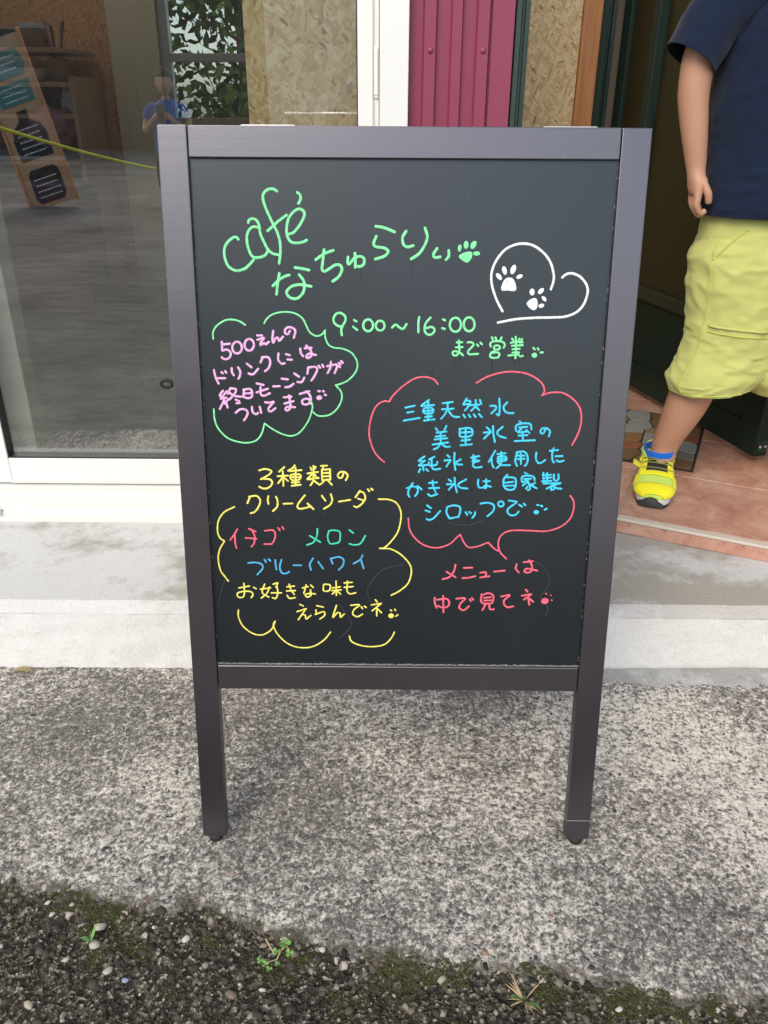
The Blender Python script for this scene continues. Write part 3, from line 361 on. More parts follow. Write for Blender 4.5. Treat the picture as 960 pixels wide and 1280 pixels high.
M['shoey'] = m_cloth('bright yellow synthetic leather', (.85, .78, .02), .5, 900, .05); M['shoeg'] = m_cloth('lime mesh textile', (.55, .74, .12), .85, 500, .12, .0008)
M['sock'] = m_cloth('bright blue sock', (.01, .14, .62)); M['sole'] = plain('white midsole', (.62, .62, .64), .6); M['blackrub'] = plain('black outsole', (.02, .02, .022), .6)
M['lace'] = m_cloth('olive lace', (.22, .25, .05)); M['hair'] = plain('black hair', (.012, .010, .009), .9, .3, 80, .002)
M['eye'] = plain('dark eye', (.01, .008, .006), .2); M['eyew'] = plain('eye white', (.7, .68, .65), .4); M['lip'] = plain('lip', (.45, .16, .13), .5)
M['blueshirt'] = m_cloth('blue tee', (.03, .09, .34)); M['maroon'] = m_cloth('maroon trousers', (.10, .03, .045))
def m_leaf(name, a, b):
    g = NG(name); r_ = attr_island(g); return g.fin(g.mix(r_, a, b), .6, spec=.3)
M['leaf'] = m_leaf('broad green leaves', (.022, .065, .014), (.10, .19, .045)); M['leafd'] = m_leaf('dark evergreen leaves', (.012, .034, .012), (.05, .10, .03))
M['moss'] = m_leaf('green moss', (.024, .026, .007), (.060, .062, .014)); M['bark'] = plain('rough bark', (.10, .07, .05), .9, .3, 20, .01)
M['weed'] = m_leaf('fresh weed leaf', (.10, .24, .05), (.22, .40, .12)); M['dry'] = m_leaf('dry straw', (.42, .30, .16), (.58, .44, .26)); M['deadleaf'] = plain('dry olive leaf', (.32, .27, .12), .7, .3, 60)
M['mulch'] = plain('rubber mat base', (.02, .018, .016), .8)

# ---------------- ground ----------------
def edge_y(x):   # border between concrete apron and the soil strip
    xs = [-1.8, -.56, -.42, -.32, -.27, -.20, -.087, .0, .086, .235, .33, .485, 1.8]
    ys = [.86, .828, .800, .782, .790, .765, .728, .712, .700, .693, .662, .654, .60]
    return float(np.interp(x, xs, ys)) + .010*noise.noise(Vector((x*14, 3, 0))) + .007*noise.noise(Vector((x*45, 9, 0)))
def gz(x, y):
    d = y - edge_y(x)
    n1 = noise.noise(Vector((x*9, y*9, 1)))*.0022 + noise.noise(Vector((x*60, y*60, 2)))*.0009
    if d > .02: return n1
    t = max(0, min(1, (.02-d)/.05)); t = t*t*(3-2*t)
    return n1*(1-t) + t*(-.014 + noise.noise(Vector((x*22, y*22, 5)))*.006 + noise.noise(Vector((x*80, y*80, 6)))*.003)
def grid_mesh(x0, x1, ny, nx, soil):
    """columns follow the ragged border exactly"""
    verts = []; faces = []
    for i in range(nx+1):
        x = x0+(x1-x0)*i/nx; e = edge_y(x)
        for j in range(ny+1):
            t = j/ny; y = (e+.004 + (.42-e)*t**1.3) if soil else (e + (1.36-e)*t)
            verts.append((x, y, gz(x, y) - (.0012 if soil and j == 0 else 0)))
    for i in range(nx):
        for j in range(ny):
            a = i*(ny+1)+j; q = (a, a+1, a+ny+2, a+ny+1); faces.append(q if soil else q[::-1])
    me = bpy.data.meshes.new('ground'); me.from_pydata(verts, [], faces)
    at_ = me.attributes.new('edge', 'FLOAT', 'POINT'); at_.data.foreach_set('value', [v[1]-edge_y(v[0]) for v in verts]); return me
tag(obj('concrete_apron', grid_mesh(-1.8, 1.8, 110, 900, False), M['agg'], smooth=True), kind='structure')
tag(obj('soil_strip', grid_mesh(-.72, 1.8, 60, 700, True), M['soil'], smooth=True), kind='structure')
tag(bx('road', -60, 60, -70, 40, -.6, -.030, M['road'], bevel=0), kind='structure')

ICO = bmesh.new(); bmesh.ops.create_icosphere(ICO, subdivisions=1, radius=1); ICO.verts.ensure_lookup_table()
IV = np.array([v.co[:] for v in ICO.verts]); IF = np.array([[v.index for v in f.verts] for f in ICO.faces])
def stones(name, P, sz, mat, flat=(.35, .75), sink=.45):
    """P: list of (x,y,z); sz: radii"""
    n = len(P); P = np.array(P); sz = np.array(sz)
    a = rng.uniform(0, 6.28, n); el = rng.uniform(.55, 1, n); fl = rng.uniform(*flat, n)
    V = np.repeat(IV[None], n, 0)*rng.uniform(.62, 1.25, (n, 12, 1))
    V[:, :, 0] *= sz[:, None]; V[:, :, 1] *= (sz*el)[:, None]; V[:, :, 2] *= (sz*fl)[:, None]
    c, s = np.cos(a)[:, None], np.sin(a)[:, None]
    x = V[:, :, 0]*c - V[:, :, 1]*s; y = V[:, :, 0]*s + V[:, :, 1]*c
    V = np.stack([x, y, V[:, :, 2]], -1) + P[:, None]; V[:, :, 2] += (sz*fl*(1-2*sink))[:, None]
    F = (IF[None] + (np.arange(n)*12)[:, None, None]).reshape(-1, 3)
    me = bpy.data.meshes.new(name); me.vertices.add(n*12); me.vertices.foreach_set('co', V.reshape(-1))
    me.loops.add(len(F)*3); me.loops.foreach_set('vertex_index', F.reshape(-1).astype(np.int32)); me.polygons.add(len(F))
    me.polygons.foreach_set('loop_start', np.arange(0, len(F)*3, 3, dtype=np.int32)); me.polygons.foreach_set('loop_total', np.full(len(F), 3, np.int32))
    me.update(calc_edges=True); me.validate()
    o = obj(name, me, mat, smooth=True); return tag(o, kind='stuff')
def scatter(n, fn, smin, smax, pw=3):
    P, Z = [], []
    while len(P) < n:
        x, y = random.uniform(-.72 if smax < .0099 and smin < .0011 else -1.05, 1.05), random.uniform(.5, 1.338)
        if not fn(x, y): continue
        P.append((x, y, gz(x, y))); Z.append(smin+(smax-smin)*random.random()**pw)
    return P, Z
P, Z = scatter(15000, lambda x, y: y > edge_y(x)-.004, .0012, .0095, 6)
tag(stones('aggregate_stones', P, Z, M['stone'], (.3, .5), .86), 'river stones showing in the surface of the worn concrete apron', 'stones')
P, Z = scatter(11000, lambda x, y: y < edge_y(x)+.012, .0007, .0095, 11)
tag(stones('gravel', P, Z, M['grit'], (.3, .65), .6), 'loose grit and small pebbles on the dark soil strip', 'gravel')
P, Z = scatter(7000, lambda x, y: -.06 < y-edge_y(x) < .016 and noise.noise(Vector((x*16, y*22, 8))) + .45*noise.noise(Vector((x*60, y*60, 3))) > .24, .0010, .0024, 1)
tag(stones('moss', P, Z, M['moss'], (.5, .8), .55), 'green moss growing along the ragged edge of the concrete', 'moss')
P, Z = scatter(2600, lambda x, y: y > edge_y(x)+.01, .0024, .0092, 2.4)
o = stones('embedded_pebbles', P, Z, M['stone'], (.28, .42), .80); tag(o, 'larger dark and tan river stones showing in the surface of the concrete apron', 'stones')
# singled out pebbles (x, y, radius)
PEB = [(-.402, .7655, .0105, 'pale oval pebble lying on the dark moss at the left of the soil strip', (.55, .5, .42)), (-.277, .752, .0085, 'white upright pebble sitting in the green moss left of centre', (.66, .62, .55)),
       (-.372, .703, .0085, 'cream rounded pebble low in the soil left of the weeds', (.5, .47, .4)), (-.345, .690, .006, 'light blue grey pebble beside a cream one in the soil', (.33, .4, .5)), (-.2, .672, .010, 'brown broken stone flat in the dark soil', (.2, .15, .11)),
       (.10, .712, .006, 'small cream pebble on the edge of moss near the middle', (.6, .56, .48)), (.305, .655, .006, 'white chip of stone in the soil right of the grass', (.62, .6, .56)), (-.46, .655, .009, 'cream pebble near the lower left corner of the ground', (.52, .46, .36))]
for x, y, r_, lab, c in PEB:
    r_ *= .85
    o = blob('pebble', (x, y, gz(x, y)+r_*.12), (r_, r_*.72, r_*.5), plain('pebble tone', tuple(q*.72 for q in c), .6, .2, 120), sub=2, fn=lambda p, n_: p*(1+.42*noise.noise(n_*1.4+Vector((x*50, 0, 0)))-.12*abs(noise.noise(n_*3+Vector((0, x*90, 0))))), M=Matrix.Rotation(random.uniform(-.6, .9), 3, 'Z'))
    tag(o, lab, 'pebble', 'single pebbles on the soil strip')

# weeds
def blade(bm, p0, d, L, w_, curl=.5, n=6):
    p = Vector(p0); d = Vector(d).normalized(); side = d.cross(Vector((0, 0, 1))); side = side.normalized() if side.length > .01 else Vector((1, 0, 0)); prev = None
    for i in range(n+1):
        t = i/n; ww = w_*math.sin(math.pi*min(1, .12+.88*t)) if i < n else 0
        a, b = bm.verts.new(p-side*ww), bm.verts.new(p+side*ww+Vector((0, 0, ww*.4)))
        if prev: bm.faces.new((prev[0], prev[1], b, a))
        prev = (a, b); p = p + d*L/n; d = (d+Vector((0, 0, -curl/n))).normalized()
def clover(bm, p, r_):
    for k in range(3):
        a = k*2.09+random.random()*.3; c = Vector(p); pr = []
        for j in range(8):
            t = j/7*2-1; q = c+Vector((math.cos(a+t*.75), math.sin(a+t*.75), .15))*r_*(1-.25*t*t) ; pr.append(bm.verts.new(q))
        bm.faces.new([bm.verts.new(c)]+pr)
gw = thing('grass_tuft', 'small green grass sprout with dry straw stalks at the bottom edge of the picture', 'grass', (.183, .662, -.01))
bm = bmesh.new()
for d, L, w_ in (((-.35, -.3, .9), .055, .0048), ((.15, -.6, 1), .070, .0055), ((-.1, -.2, 1), .03, .002)): blade(bm, (0, 0, 0), d, L, w_, .5)
obj('green_blades', bm, M['weed'], gw)
bm = bmesh.new()
for k in range(11): a = random.uniform(0, 6.28); blade(bm, (0, 0, .004), (math.cos(a), math.sin(a), random.uniform(.15, .8)), random.uniform(.02, .042), .0009, .4)
obj('dry_stalks', bm, M['dry'], gw)
cw = thing('clover_weed', 'tiny clover weed with a curled stem growing from the soil left of the grass sprout', 'weed', (-.145, .716, -.006))
bm = bmesh.new()
for x, y, z, r_ in ((0, 0, .016, .006), (.012, .006, .024, .008), (-.014, -.012, .008, .005), (-.022, -.006, .006, .005), (.002, -.012, .008, .004), (.018, -.002, .016, .006), (-.008, -.018, .006, .0045)): clover(bm, (x, y, z), r_)
obj('leaves', bm, M['weed'], cw)
bm = bmesh.new(); tube_bm(bm, [(0, 0, 0), (.006, .004, .014), (.014, .006, .02), (.018, 0, .014)], .0009, 6); tube_bm(bm, [(0, 0, 0), (-.014, -.01, .006)], .0007, 6); tube_bm(bm, [(-.006, .01, 0), (-.018, .022, .012)], .001, 6); obj('stems', bm, M['dry'], cw)
sw = thing('seedling', 'single pale seedling leaf standing in the moss at the left of the soil strip', 'weed', (-.407, .742, -.008))
bm = bmesh.new(); blade(bm, (0, 0, 0), (.35, .2, 1), .03, .005, .3); blade(bm, (0, 0, 0), (-.4, -.2, .6), .018, .004, .3); obj('leaves', bm, M['weed'], sw)
dl = bmesh.new(); blade(dl, (-.754, 1.325, .004), (1, -.05, .35), .045, .010, .9, 8)
tag(obj('dead_leaf', dl, M['deadleaf'], smooth=True), 'small curled dry leaf on the concrete against the foot of the white step', 'leaf')

# ---------------- step ----------------
YS, H = 1.342, .1405
st = thing('concrete_step', 'white painted concrete step with grey stained top under the sliding glass door', 'step', (0, YS, 0))
def rough_grid(name, P0, U_, V_, nu, nv, amp, mat, parent, sc=25, fz=None):
    bm = bmesh.new(); n_ = Vector(U_).cross(Vector(V_)).normalized(); g_ = []
    for j in range(nv+1):
        row = []
        for i in range(nu+1):
            p = Vector(P0)+Vector(U_)*(i/nu)+Vector(V_)*(j/nv); e = 1 if 0 < j < nv else .3
            p += n_*amp*e*(noise.noise(p*sc)+.5*noise.noise(p*sc*3.3))
            if fz: p = fz(p, i/nu, j/nv)
            row.append(bm.verts.new(p))
        g_.append(row)
    for j in range(nv):
        for i in range(nu): bm.faces.new((g_[j][i], g_[j][i+1], g_[j+1][i+1], g_[j+1][i]))
    return obj(name, bm, mat, parent, smooth=True)
rough_grid('front_face', (-2.4, 0, -.02), (5, 0, 0), (0, 0, H+.01), 420, 16, .0022, M['step_front'], st)
rough_grid('edge_strip', (-2.4, .0005, H-.010), (5, 0, 0), (0, .034, .0105), 420, 5, .0016, M['edge_strip'], st)
rough_grid('top_face', (-2.4, .033, H), (5, 0, 0), (0, 1.2, .0005), 420, 100, .0012, M['step_top'], st, 12)
bx('core', -2.398, 2.598, .006, 1.2, -.3, H-.013, M['mortar'], st, 0)
rough_grid('mortar_fillet', (.30, -.004, .015), (1.3, 0, 0), (0, -.060, -.022), 200, 12, .006, M['mortar'], st, 30, lambda p, u, v: Vector((p.x, p.y*(.45+.55*min(1, u*4)), p.z*(.4+.6*min(1, u*3))) ))
for o in list(st.children):
    pass

# ---------------- tiled threshold ----------------
TZ = .178
tO = Vector((.532, 1.689, 0)); td = Vector((.910, -.414, 0)).normalized(); tn = Vector((-td.y, td.x, 0))
TM = Matrix(((td.x, tn.x, 0, tO.x), (td.y, tn.y, 0, tO.y), (0, 0, 1, 0), (0, 0, 0, 1)))
ts = thing('tiled_threshold', 'pink terracotta tiled doorstep in front of the dark green door', 'doorstep', tO)
ts.rotation_euler.z = math.atan2(td.y, td.x)
bx('mortar_bed', -.305, 1.6, .006, 1.7, H-.002, TZ-.003, M['grout'], ts, 0)
TD, G_ = .318, .004
cols = [(-.305, 0), (0, .62), (.62, 1.07), (1.07, 1.6)]
for (a, b) in cols:
    bx('riser_tile', a+G_/2, b-G_/2, -.004, .008, H+.001, TZ-.008, M['tile'], ts, .0015)
    bx('nosing_tile', a+G_/2, b-G_/2, -.006, .016, TZ-.007, TZ+.001, M['nosing'], ts, .0025)
for r_ in range(5):
    y0 = .018+r_*.290
    for (a, b) in cols: bx('floor_tile', a+G_/2, b-G_/2, y0, y0+.290-G_, TZ-.010, TZ+random.uniform(-.0003, .0006), M['tile'], ts, .0014)

# ---------------- doormat of log slices and stones ----------------
dm = thing('doormat', 'doormat patterned with wood slices and stones beside the yellow shoe', 'doormat', (.789+.004, 1.943, TZ+.0012))
dm.rotation_euler.z = math.atan2(-.40, .92)
MW, MD = .60, .42   # extends to -x and +y from the front right corner
bx('mat_base', -MW, 0, 0, MD, 0, .004, M['mulch'], dm, .001)
sites = [(-MW+(i+.5+random.uniform(-.3, .3))*MW/8, (j+.5+random.uniform(-.3, .3))*MD/6) for i in range(8) for j in range(6)]
MC = [plain('slice '+str(k), c, .7, .25, 90, .0008) for k, c in enumerate([(.22, .13, .06), (.17, .16, .15), (.30, .17, .08), (.24, .09, .045), (.24, .26, .25), (.12, .085, .06), (.34, .24, .13)])]
for k, m_ in enumerate(MC):   # growth rings
    if k in (0, 2, 6):
        t_ = m_.node_tree; wv = t_.nodes.new('ShaderNodeTexWave'); wv.wave_type = 'RINGS'; wv.rings_direction = 'Z'; wv.inputs['Scale'].default_value = 55; wv.inputs['Distortion'].default_value = 3
        tc = t_.nodes.new('ShaderNodeTexCoord'); t_.links.new(tc.outputs['Object'], wv.inputs['Vector']); mx = t_.nodes.new('ShaderNodeMix'); mx.data_type = 'RGBA'; mx.blend_type = 'MULTIPLY'; mx.inputs[0].default_value = .55
        b_ = t_.nodes['Principled BSDF']; src = b_.inputs['Base Color'].links[0].from_socket; t_.links.new(src, mx.inputs[6]); t_.links.new(wv.outputs['Color'], mx.inputs[7]); t_.links.new(mx.outputs[2], b_.inputs['Base Color'])
for i, (sx, sy) in enumerate(sites):
    poly = [Vector((-MW+.004, .004)), Vector((-.004, .004)), Vector((-.004, MD-.004)), Vector((-MW+.004, MD-.004))]
    for j, (ox, oy) in enumerate(sites):
        if i == j: continue
        n_ = Vector((ox-sx, oy-sy)); m_ = Vector(((ox+sx)/2, (oy+sy)/2)); new = []
        for a in range(len(poly)):
            p, q = poly[a], poly[(a+1) % len(poly)]; dp, dq = (p-m_).dot(n_), (q-m_).dot(n_)
            if dp <= 0: new.append(p)
            if dp*dq < 0: new.append(p+(q-p)*(dp/(dp-dq)))
        poly = new
        if len(poly) < 3: break
    if len(poly) < 3: continue
    c = sum(poly, Vector((0, 0)))/len(poly); rd = []
    for a in range(len(poly)):
        p, q = poly[a], poly[(a+1) % len(poly)]; rd += [p.lerp(q, random.uniform(.05, .2)), p.lerp(q, random.uniform(.8, .95))]
    pts = [((p-c)*(1-.0028/max(.01, (p-c).length)) )for p in rd]
    o = prism('slice', [(p.x, p.y) for p in pts], 'z', .0, .0065, MC[random.randrange(7)], dm, .0008); o.location = (c.x, c.y, 0)

# ---------------- cafe building ----------------
bd_ = thing('cafe_building', 'cafe front with white sliding door, burgundy steel cladding and strand board entrance wall', 'building', (0, 1.712, 0))
bd_.location = (0, 0, 0)
YF = 1.762; ZF = 2.12
# sliding door unit
prism('door_track', [(1.712, H), (1.712, H+.024), (1.716, H+.027), (1.716, H+.030), (1.722, H+.031), (1.722, H+.050), (1.728, H+.052), (1.728, H+.062), (1.736, H+.064), (1.736, .222), (1.80, .222), (1.80, H)], 'x', -2.0, -.010, M['track'], bd_, .0008)
sd_ = bx('sash_frame', -.985, -.885, 1.748, 1.786, .226, ZF, M['white'], bd_, .002)
bx('bottom_rail', -.8845, -.0625, 1.748, 1.786, .2262, .288, M['white'], sd_, .002)
bx('rail_groove', -.8845, -.0625, 1.7465, 1.7475, .2262, .234, M['track'], sd_, 0)
bx('top_rail', -.8845, -.0625, 1.748, 1.786, ZF-.06, ZF, M['white'], sd_, .002)
stl = prism('stile', [(-.062, 1.748), (-.0335, 1.748), (-.0335, 1.756), (-.022, 1.756), (-.022, 1.786), (-.062, 1.786)], 'z', .226, ZF, M['white'], sd_, .0012)
bx('gasket', -.8848, -.8825, 1.752, 1.782, .288, ZF-.06, M['gasket'], sd_, 0); bx('gasket', -.8824, -.0648, 1.752, 1.782, .2882, .2915, M['gasket'], sd_, 0); bx('gasket', -.0646, -.0622, 1.752, 1.782, .2882, ZF-.06, M['gasket'], sd_, 0)
hd = bx('pull_handle', -.0335, -.0225, 1.7525, 1.757, 1.040, 1.128, M['track'], sd_, .002); bx('recess', -.0315, -.0245, 1.7505, 1.7535, 1.046, 1.122, M['white'], sd_, .001)
bx('pane', -.884, -.063, 1.766, 1.770, .289, ZF-.05, M['glass'], bd_, 0)
# neighbouring left sash
s2 = bx('sash_frame', -1.06, -1.001, 1.790, 1.828, .226, ZF, M['white'], bd_, .002)
bx('bottom_rail', -1.93, -1.0605, 1.790, 1.828, .2262, .288, M['white'], s2, .002); bx('top_rail', -1.93, -1.0605, 1.790, 1.828, ZF-.06, ZF, M['white'], s2, .002); bx('stile', -1.99, -1.931, 1.790, 1.828, .2262, ZF, M['white'], s2, .002)
bx('pane', -1.93, -1.061, 1.806, 1.810, .289, ZF-.05, M['glass'], bd_, 0)
bx('outer_frame', -.0205, .0335, 1.728, 1.80, H+.002, ZF+.05, M['white'], bd_, .0015)
bx('outer_frame', -2.05, -2.0, 1.728, 1.83, H+.002, ZF+.05, M['white'], bd_, .0015)
bx('outer_frame', -1.9995, -.021, 1.728, 1.83, ZF+.002, ZF+.05, M['white'], bd_, .0015)
bx('track_cap', -.935, -.908, 1.703, 1.7115, H+.020, H+.040, M['track'], bd_, .003)
# pale inner post right behind the glass
bx('inner_post', -.99, -.835, 1.80, 1.86, .226, ZF, M['cream'], bd_, .002)
# cladding
prof = [(.0345, 1.752)]
for a, b in ((.062, .085), (.113, .133), (.160, .183)):
    prof += [(a-.003, 1.752), (a, 1.741), (b-.002, 1.741), (b+.0005, 1.752)]
prof += [(.1865, 1.752), (.1865, 1.746), (.2275, 1.746), (.2275, 1.79), (.0345, 1.79)]
cl = prism('steel_cladding', prof, 'z', H+.01, 2.9, M['burg'], bd_, .0006)
for x in (.0735, .1715):
    for z in (.5, 1.121, 1.7, 2.3):
        o = lathe('screw', [(.0058, 0), (.0056, .0012), (.003, .0026), (0.0002, .003)], M['burg'], cl, n=16); o.location = (x, 1.741, z); o.rotation_euler.x = R(90)
# main walls
bx('front_wall', -6, -2.052, 1.745, 1.9, .0, 2.9, M['step_front'], bd_, 0)
bx('front_wall', -2.0515, .034, 1.745, 1.9, ZF+.052, 2.9, M['burg'], bd_, 0)
bx('front_wall', 1.4505, 5, 1.745, 1.9, .0, 2.9, M['burg'], bd_, 0)
bx('roof', -6.2, .256, 1.70, 2.9, 2.91, 3.0, M['alu'], bd_, .01); bx('roof', -6.2, -2.6, 2.901, 5.2, 2.91, 3.0, M['alu'], bd_, .01)  # roof cut back over the porch and room back to admit daylight
bx('partition_wall', .14, .256, 1.9005, 3.0, H, 2.9, M['osb'], bd_, 0)
bx('porch_shade_wall', 1.4505, 1.52, 1.9005, 3.0, H, 2.9, M['osb'], bd_, 0)  # unseen wall added to shade the door recess
# green corner jamb
jb = prism('green_jamb', [(.2300, 1.742), (.2385, 1.738), (.2400, 1.744), (.2445, 1.744), (.246, 1.739), (.2540, 1.739), (.2540, 1.80), (.2300, 1.80)], 'z', H+.002, 2.25, M['green'], bd_, .0005)
# entrance back wall at the end of the porch
bx('osb_panel', .257, .589, 2.935, 2.96, TZ, 2.30, M['osb'], bd_, .0005)
bx('cedar_stud', .590, .648, 2.92, 2.96, TZ, 2.30, M['stud'], bd_, .001)
prism('green_jamb', [(.649, 2.925), (.668, 2.917), (.671, 2.926), (.676, 2.926), (.679, 2.916), (.690, 2.916), (.700, 2.96), (.649, 2.96)], 'z', TZ, 2.30, M['green'], bd_, .0006)
bx('back_wall', .7005, 1.45, 2.97, 3.0, TZ, 2.30, M['darkwall'], bd_, 0)
# interior room
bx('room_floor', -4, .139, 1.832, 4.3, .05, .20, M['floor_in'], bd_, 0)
bx('room_wall', -4.1, -4.0, 1.9005, 4.3, .0, .8, M['darkwall'], bd_, 0); bx('room_wall', -4.1, -4.0, 1.9005, 4.3, 2.4, 2.9, M['darkwall'], bd_, 0)  # wide gap between the two pieces added to let daylight into the room
bx('room_ceiling', -3.999, .139, 1.9005, 2.9, 2.5, 2.55, M['darkwall'], bd_, 0); bx('room_ceiling', -3.999, -2.6, 2.901, 4.199, 2.5, 2.55, M['darkwall'], bd_, 0)  # ceiling left open at the back to light the shelf and pillar
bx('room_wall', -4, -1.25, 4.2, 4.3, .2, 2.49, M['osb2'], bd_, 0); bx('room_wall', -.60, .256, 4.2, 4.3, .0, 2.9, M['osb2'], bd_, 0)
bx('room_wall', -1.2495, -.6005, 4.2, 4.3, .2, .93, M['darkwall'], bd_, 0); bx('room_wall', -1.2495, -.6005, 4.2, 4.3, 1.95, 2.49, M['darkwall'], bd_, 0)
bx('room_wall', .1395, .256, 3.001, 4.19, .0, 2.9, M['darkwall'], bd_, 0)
bx('cream_pillar', -1.2495, -1.032, 4.16, 4.299, .2, 1.95, M['wallpaper'], bd_, .002)
bx('osb_panel', -.2855, -.058, 1.832, 1.848, .2, 2.12, M['osb'], bd_, .0005)
wf = bx('window_frame', -1.031, -.99, 4.18, 4.24, .932, 1.949, M['alu'], bd_, .002)
bx('rail', -.9895, -.64, 4.185, 4.235, 1.19, 1.224, M['alu'], wf, .002); bx('rail', -.9895, -.64, 4.185, 4.235, .932, .962, M['sill'], wf, .002); bx('rail', -.9895, -.64, 4.185, 4.235, 1.91, 1.949, M['alu'], wf, .002); bx('stile', -.6395, -.601, 4.18, 4.24, .932, 1.949, M['alu'], wf, .002)
bx('pane', -.9895, -.64, 4.205, 4.209, .963, 1.189, M['glass2'], wf, 0); bx('pane', -.9895, -.64, 4.205, 4.209, 1.225, 1.909, M['glass2'], wf, 0)

# interior shelf with craft supplies
sh = thing('supply_shelf', 'wooden shelf unit full of craft supplies seen through the door glass', 'shelf', (0, 0, 0))
for z in (.55, .80, .98, 1.10, 1.225): bx('shelf_board', -2.15, -1.33, 3.80, 4.18, z-.018, z, M['signwood'], sh, .002)
for x in (-2.17, -1.33): bx('side_panel', x, x+.018, 3.80, 4.18, .2, 1.36 if x < -2 else 1.12, M['signwood'], sh, .002)
Bc = plain('blue grey enamel', (.07, .12, .16), .4); Pc = plain('pink printed cloth', (.34, .15, .17), .9, .3, 40); Wc = plain('paper white', (.55, .54, .52), .8); Dk = plain('dark felt', (.02, .018, .025), .9); Kc = plain('kraft cardboard', (.32, .19, .12), .8)
def put(name, lab, cat, x, z, y=3.9): return thing(name, lab, cat, (x, y, z))
t = put('pot', 'blue grey pot with a pale rim on the top shelf behind the glass', 'pot', -1.60, 1.226); lathe('pot_body', [(.0, 0), (.062, 0), (.068, .06), (.068, .065), (.062, .065), (.058, .01), (0, .01)], Bc, t); lathe('rim', [(.066, .062), (.071, .064), (.071, .072), (.065, .073)], Wc, t)
t = put('storage_jar', 'terracotta jar covered with shiny film on the top shelf', 'jar', -1.485, 1.226); lathe('jar_body', [(0, 0), (.048, 0), (.052, .08), (.044, .085), (0, .085)], Kc, t); lathe('cover', [(.054, .07), (.050, .088), (0, .094)], Wc, t)
t = put('brush_holder', 'cup holding upright brushes at the right end of the shelf', 'cup', -1.40, 1.101); lathe('cup', [(0, 0), (.035, 0), (.040, .09), (.036, .09), (.03, .01), (0, .01)], Kc, t)
for k in range(7): a = random.uniform(0, 6.28); tube('brush', [(0, 0, .02), (.05*math.cos(a), .03*math.sin(a), .2+.05*random.random())], .004, Dk if k % 2 else Pc, t, 6)
t = put('tray', 'clear plastic tray stacked on the second shelf', 'tray', -1.58, 1.101); lathe('tray_shell', [(0, 0), (.13, 0), (.15, .05), (.145, .05), (.125, .006), (0, .006)], Wc, t)
t = put('basket', 'small white wire basket beside the brushes', 'basket', -1.385, 1.0); bx('basket_wall', -.04, .04, -.03, .03, -.02, .075, Wc, t, .004); bx('basket_rim', -.043, .043, -.033, .033, .0755, .082, Wc, t, .002)
for k, (x, z, L, m_, lb) in enumerate(((-1.55, 1.015, .30, Dk, 'dark rolled felt lying on the middle shelf'), (-1.47, .99+.08, .16, M['maroon'], 'dark red roll lying on top of the felt'), (-1.62, .83, .34, Dk, 'black cloth bundle on the lower shelf'))):
    o = tube('fabric_roll', [(x-L/2, 3.88, z), (x, 3.87, z+.004), (x+L/2, 3.88, z)], .034, m_, None, 14); tag(o, lb, 'fabric')
o = blob('folded_cloth', (-1.44, 3.85, .93), (.11, .07, .075), Pc, sub=4, fn=lambda p, n_: p*(1+.35*noise.noise(n_*2.2))); tag(o, 'pink flowered cloth heaped on the shelf under the basket', 'cloth')
o = tag(bx('paper_stack', -1.78, -1.40, 3.80, 4.0, .801, .816, Wc, None, .002), 'stack of white paper on the lower shelf', 'paper'); bm = bmesh.new()
o = tag(bx('paper_sheet', -1.66, -1.50, 3.78, 3.86, 1.056, 1.06, Wc, None, 0, Matrix.Translation((-.02, 0, .0)) @ Matrix.Rotation(0.0, 4, 'Y')), 'white sheet hanging over the dark rolls', 'paper')
tag(bx('work_counter', -2.2, -1.27, 3.55, 3.79, .2, .72, M['maroon'], None, .004), 'dark low counter in front of the supply shelf', 'counter')

# ---------------- open entrance door leaf ----------------
A = Vector((.966, 2.000, 0)); dB = Vector((.705-.971, 2.96-1.995, 0)).normalized(); nL = Vector((-dB.y, dB.x, 0))  # nL points to -x side
DL = thing('entrance_door', 'dark green entrance door standing open behind the child', 'door', (A.x, A.y, 0)); DL.rotation_euler.z = math.atan2(dB.y, dB.x)
# local: x along the leaf away from the camera, +y = face seen (left side)
Z0 = TZ+.022
bx('bottom_panel', .072, .905, -.030, -.006, Z0+.08, .478, M['doorgreen'], DL, .001)
bx('stile', 0, .07, -.040, 0, Z0, 2.22, M['doorgreen'], DL, .002); bx('stile', .907, .955, -.040, 0, Z0, 2.22, M['green'], DL, .002)
bx('bottom_rail', .0705, .9065, -.039, -.001, Z0, Z0+.079, M['doorgreen'], DL, .002)
bx('middle_rail', .0705, .9065, -.038, .003, .479, .520, M['rail'], DL, .004)
bx('top_rail', .0705, .9065, -.039, -.001, 2.12, 2.22, M['doorgreen'], DL, .002)
m_ = prism('mullion', [(.722, -.03), (.722, .002), (.732, .006), (.735, -.001), (.742, -.001), (.745, .006), (.753, .002), (.776, .004), (.782, -.03)], 'z', .5205, 2.119, M['green'], DL, .0006)
bx('glazing', .0705, .7215, -.022, -.012, .5205, 2.119, M['bronze'], DL, 0); bx('glazing', .7825, .9065, -.022, -.012, .5205, 2.119, M['bronze'], DL, 0)
hp = bx('hinge_plate', -.003, -.0005, -.038, -.006, Z0+.012, Z0+.045, M['green'], DL, .001)
for y in (-.030, -.014): o = lathe('screw', [(.004, 0), (.0035, .0015), (.0002, .002)], M['steel'], hp, n=12); o.location = (-.003, y, Z0+.028); o.rotation_euler.y = R(-90)

# ---------------- sign board ----------------
AB = thing('a_frame_sign', 'black menu board in a dark plum frame covered with colourful handwriting', 'signboard', (.0174, .9066, .012))
AB.rotation_euler = (0, 0, .0012)
LEAN = .1818
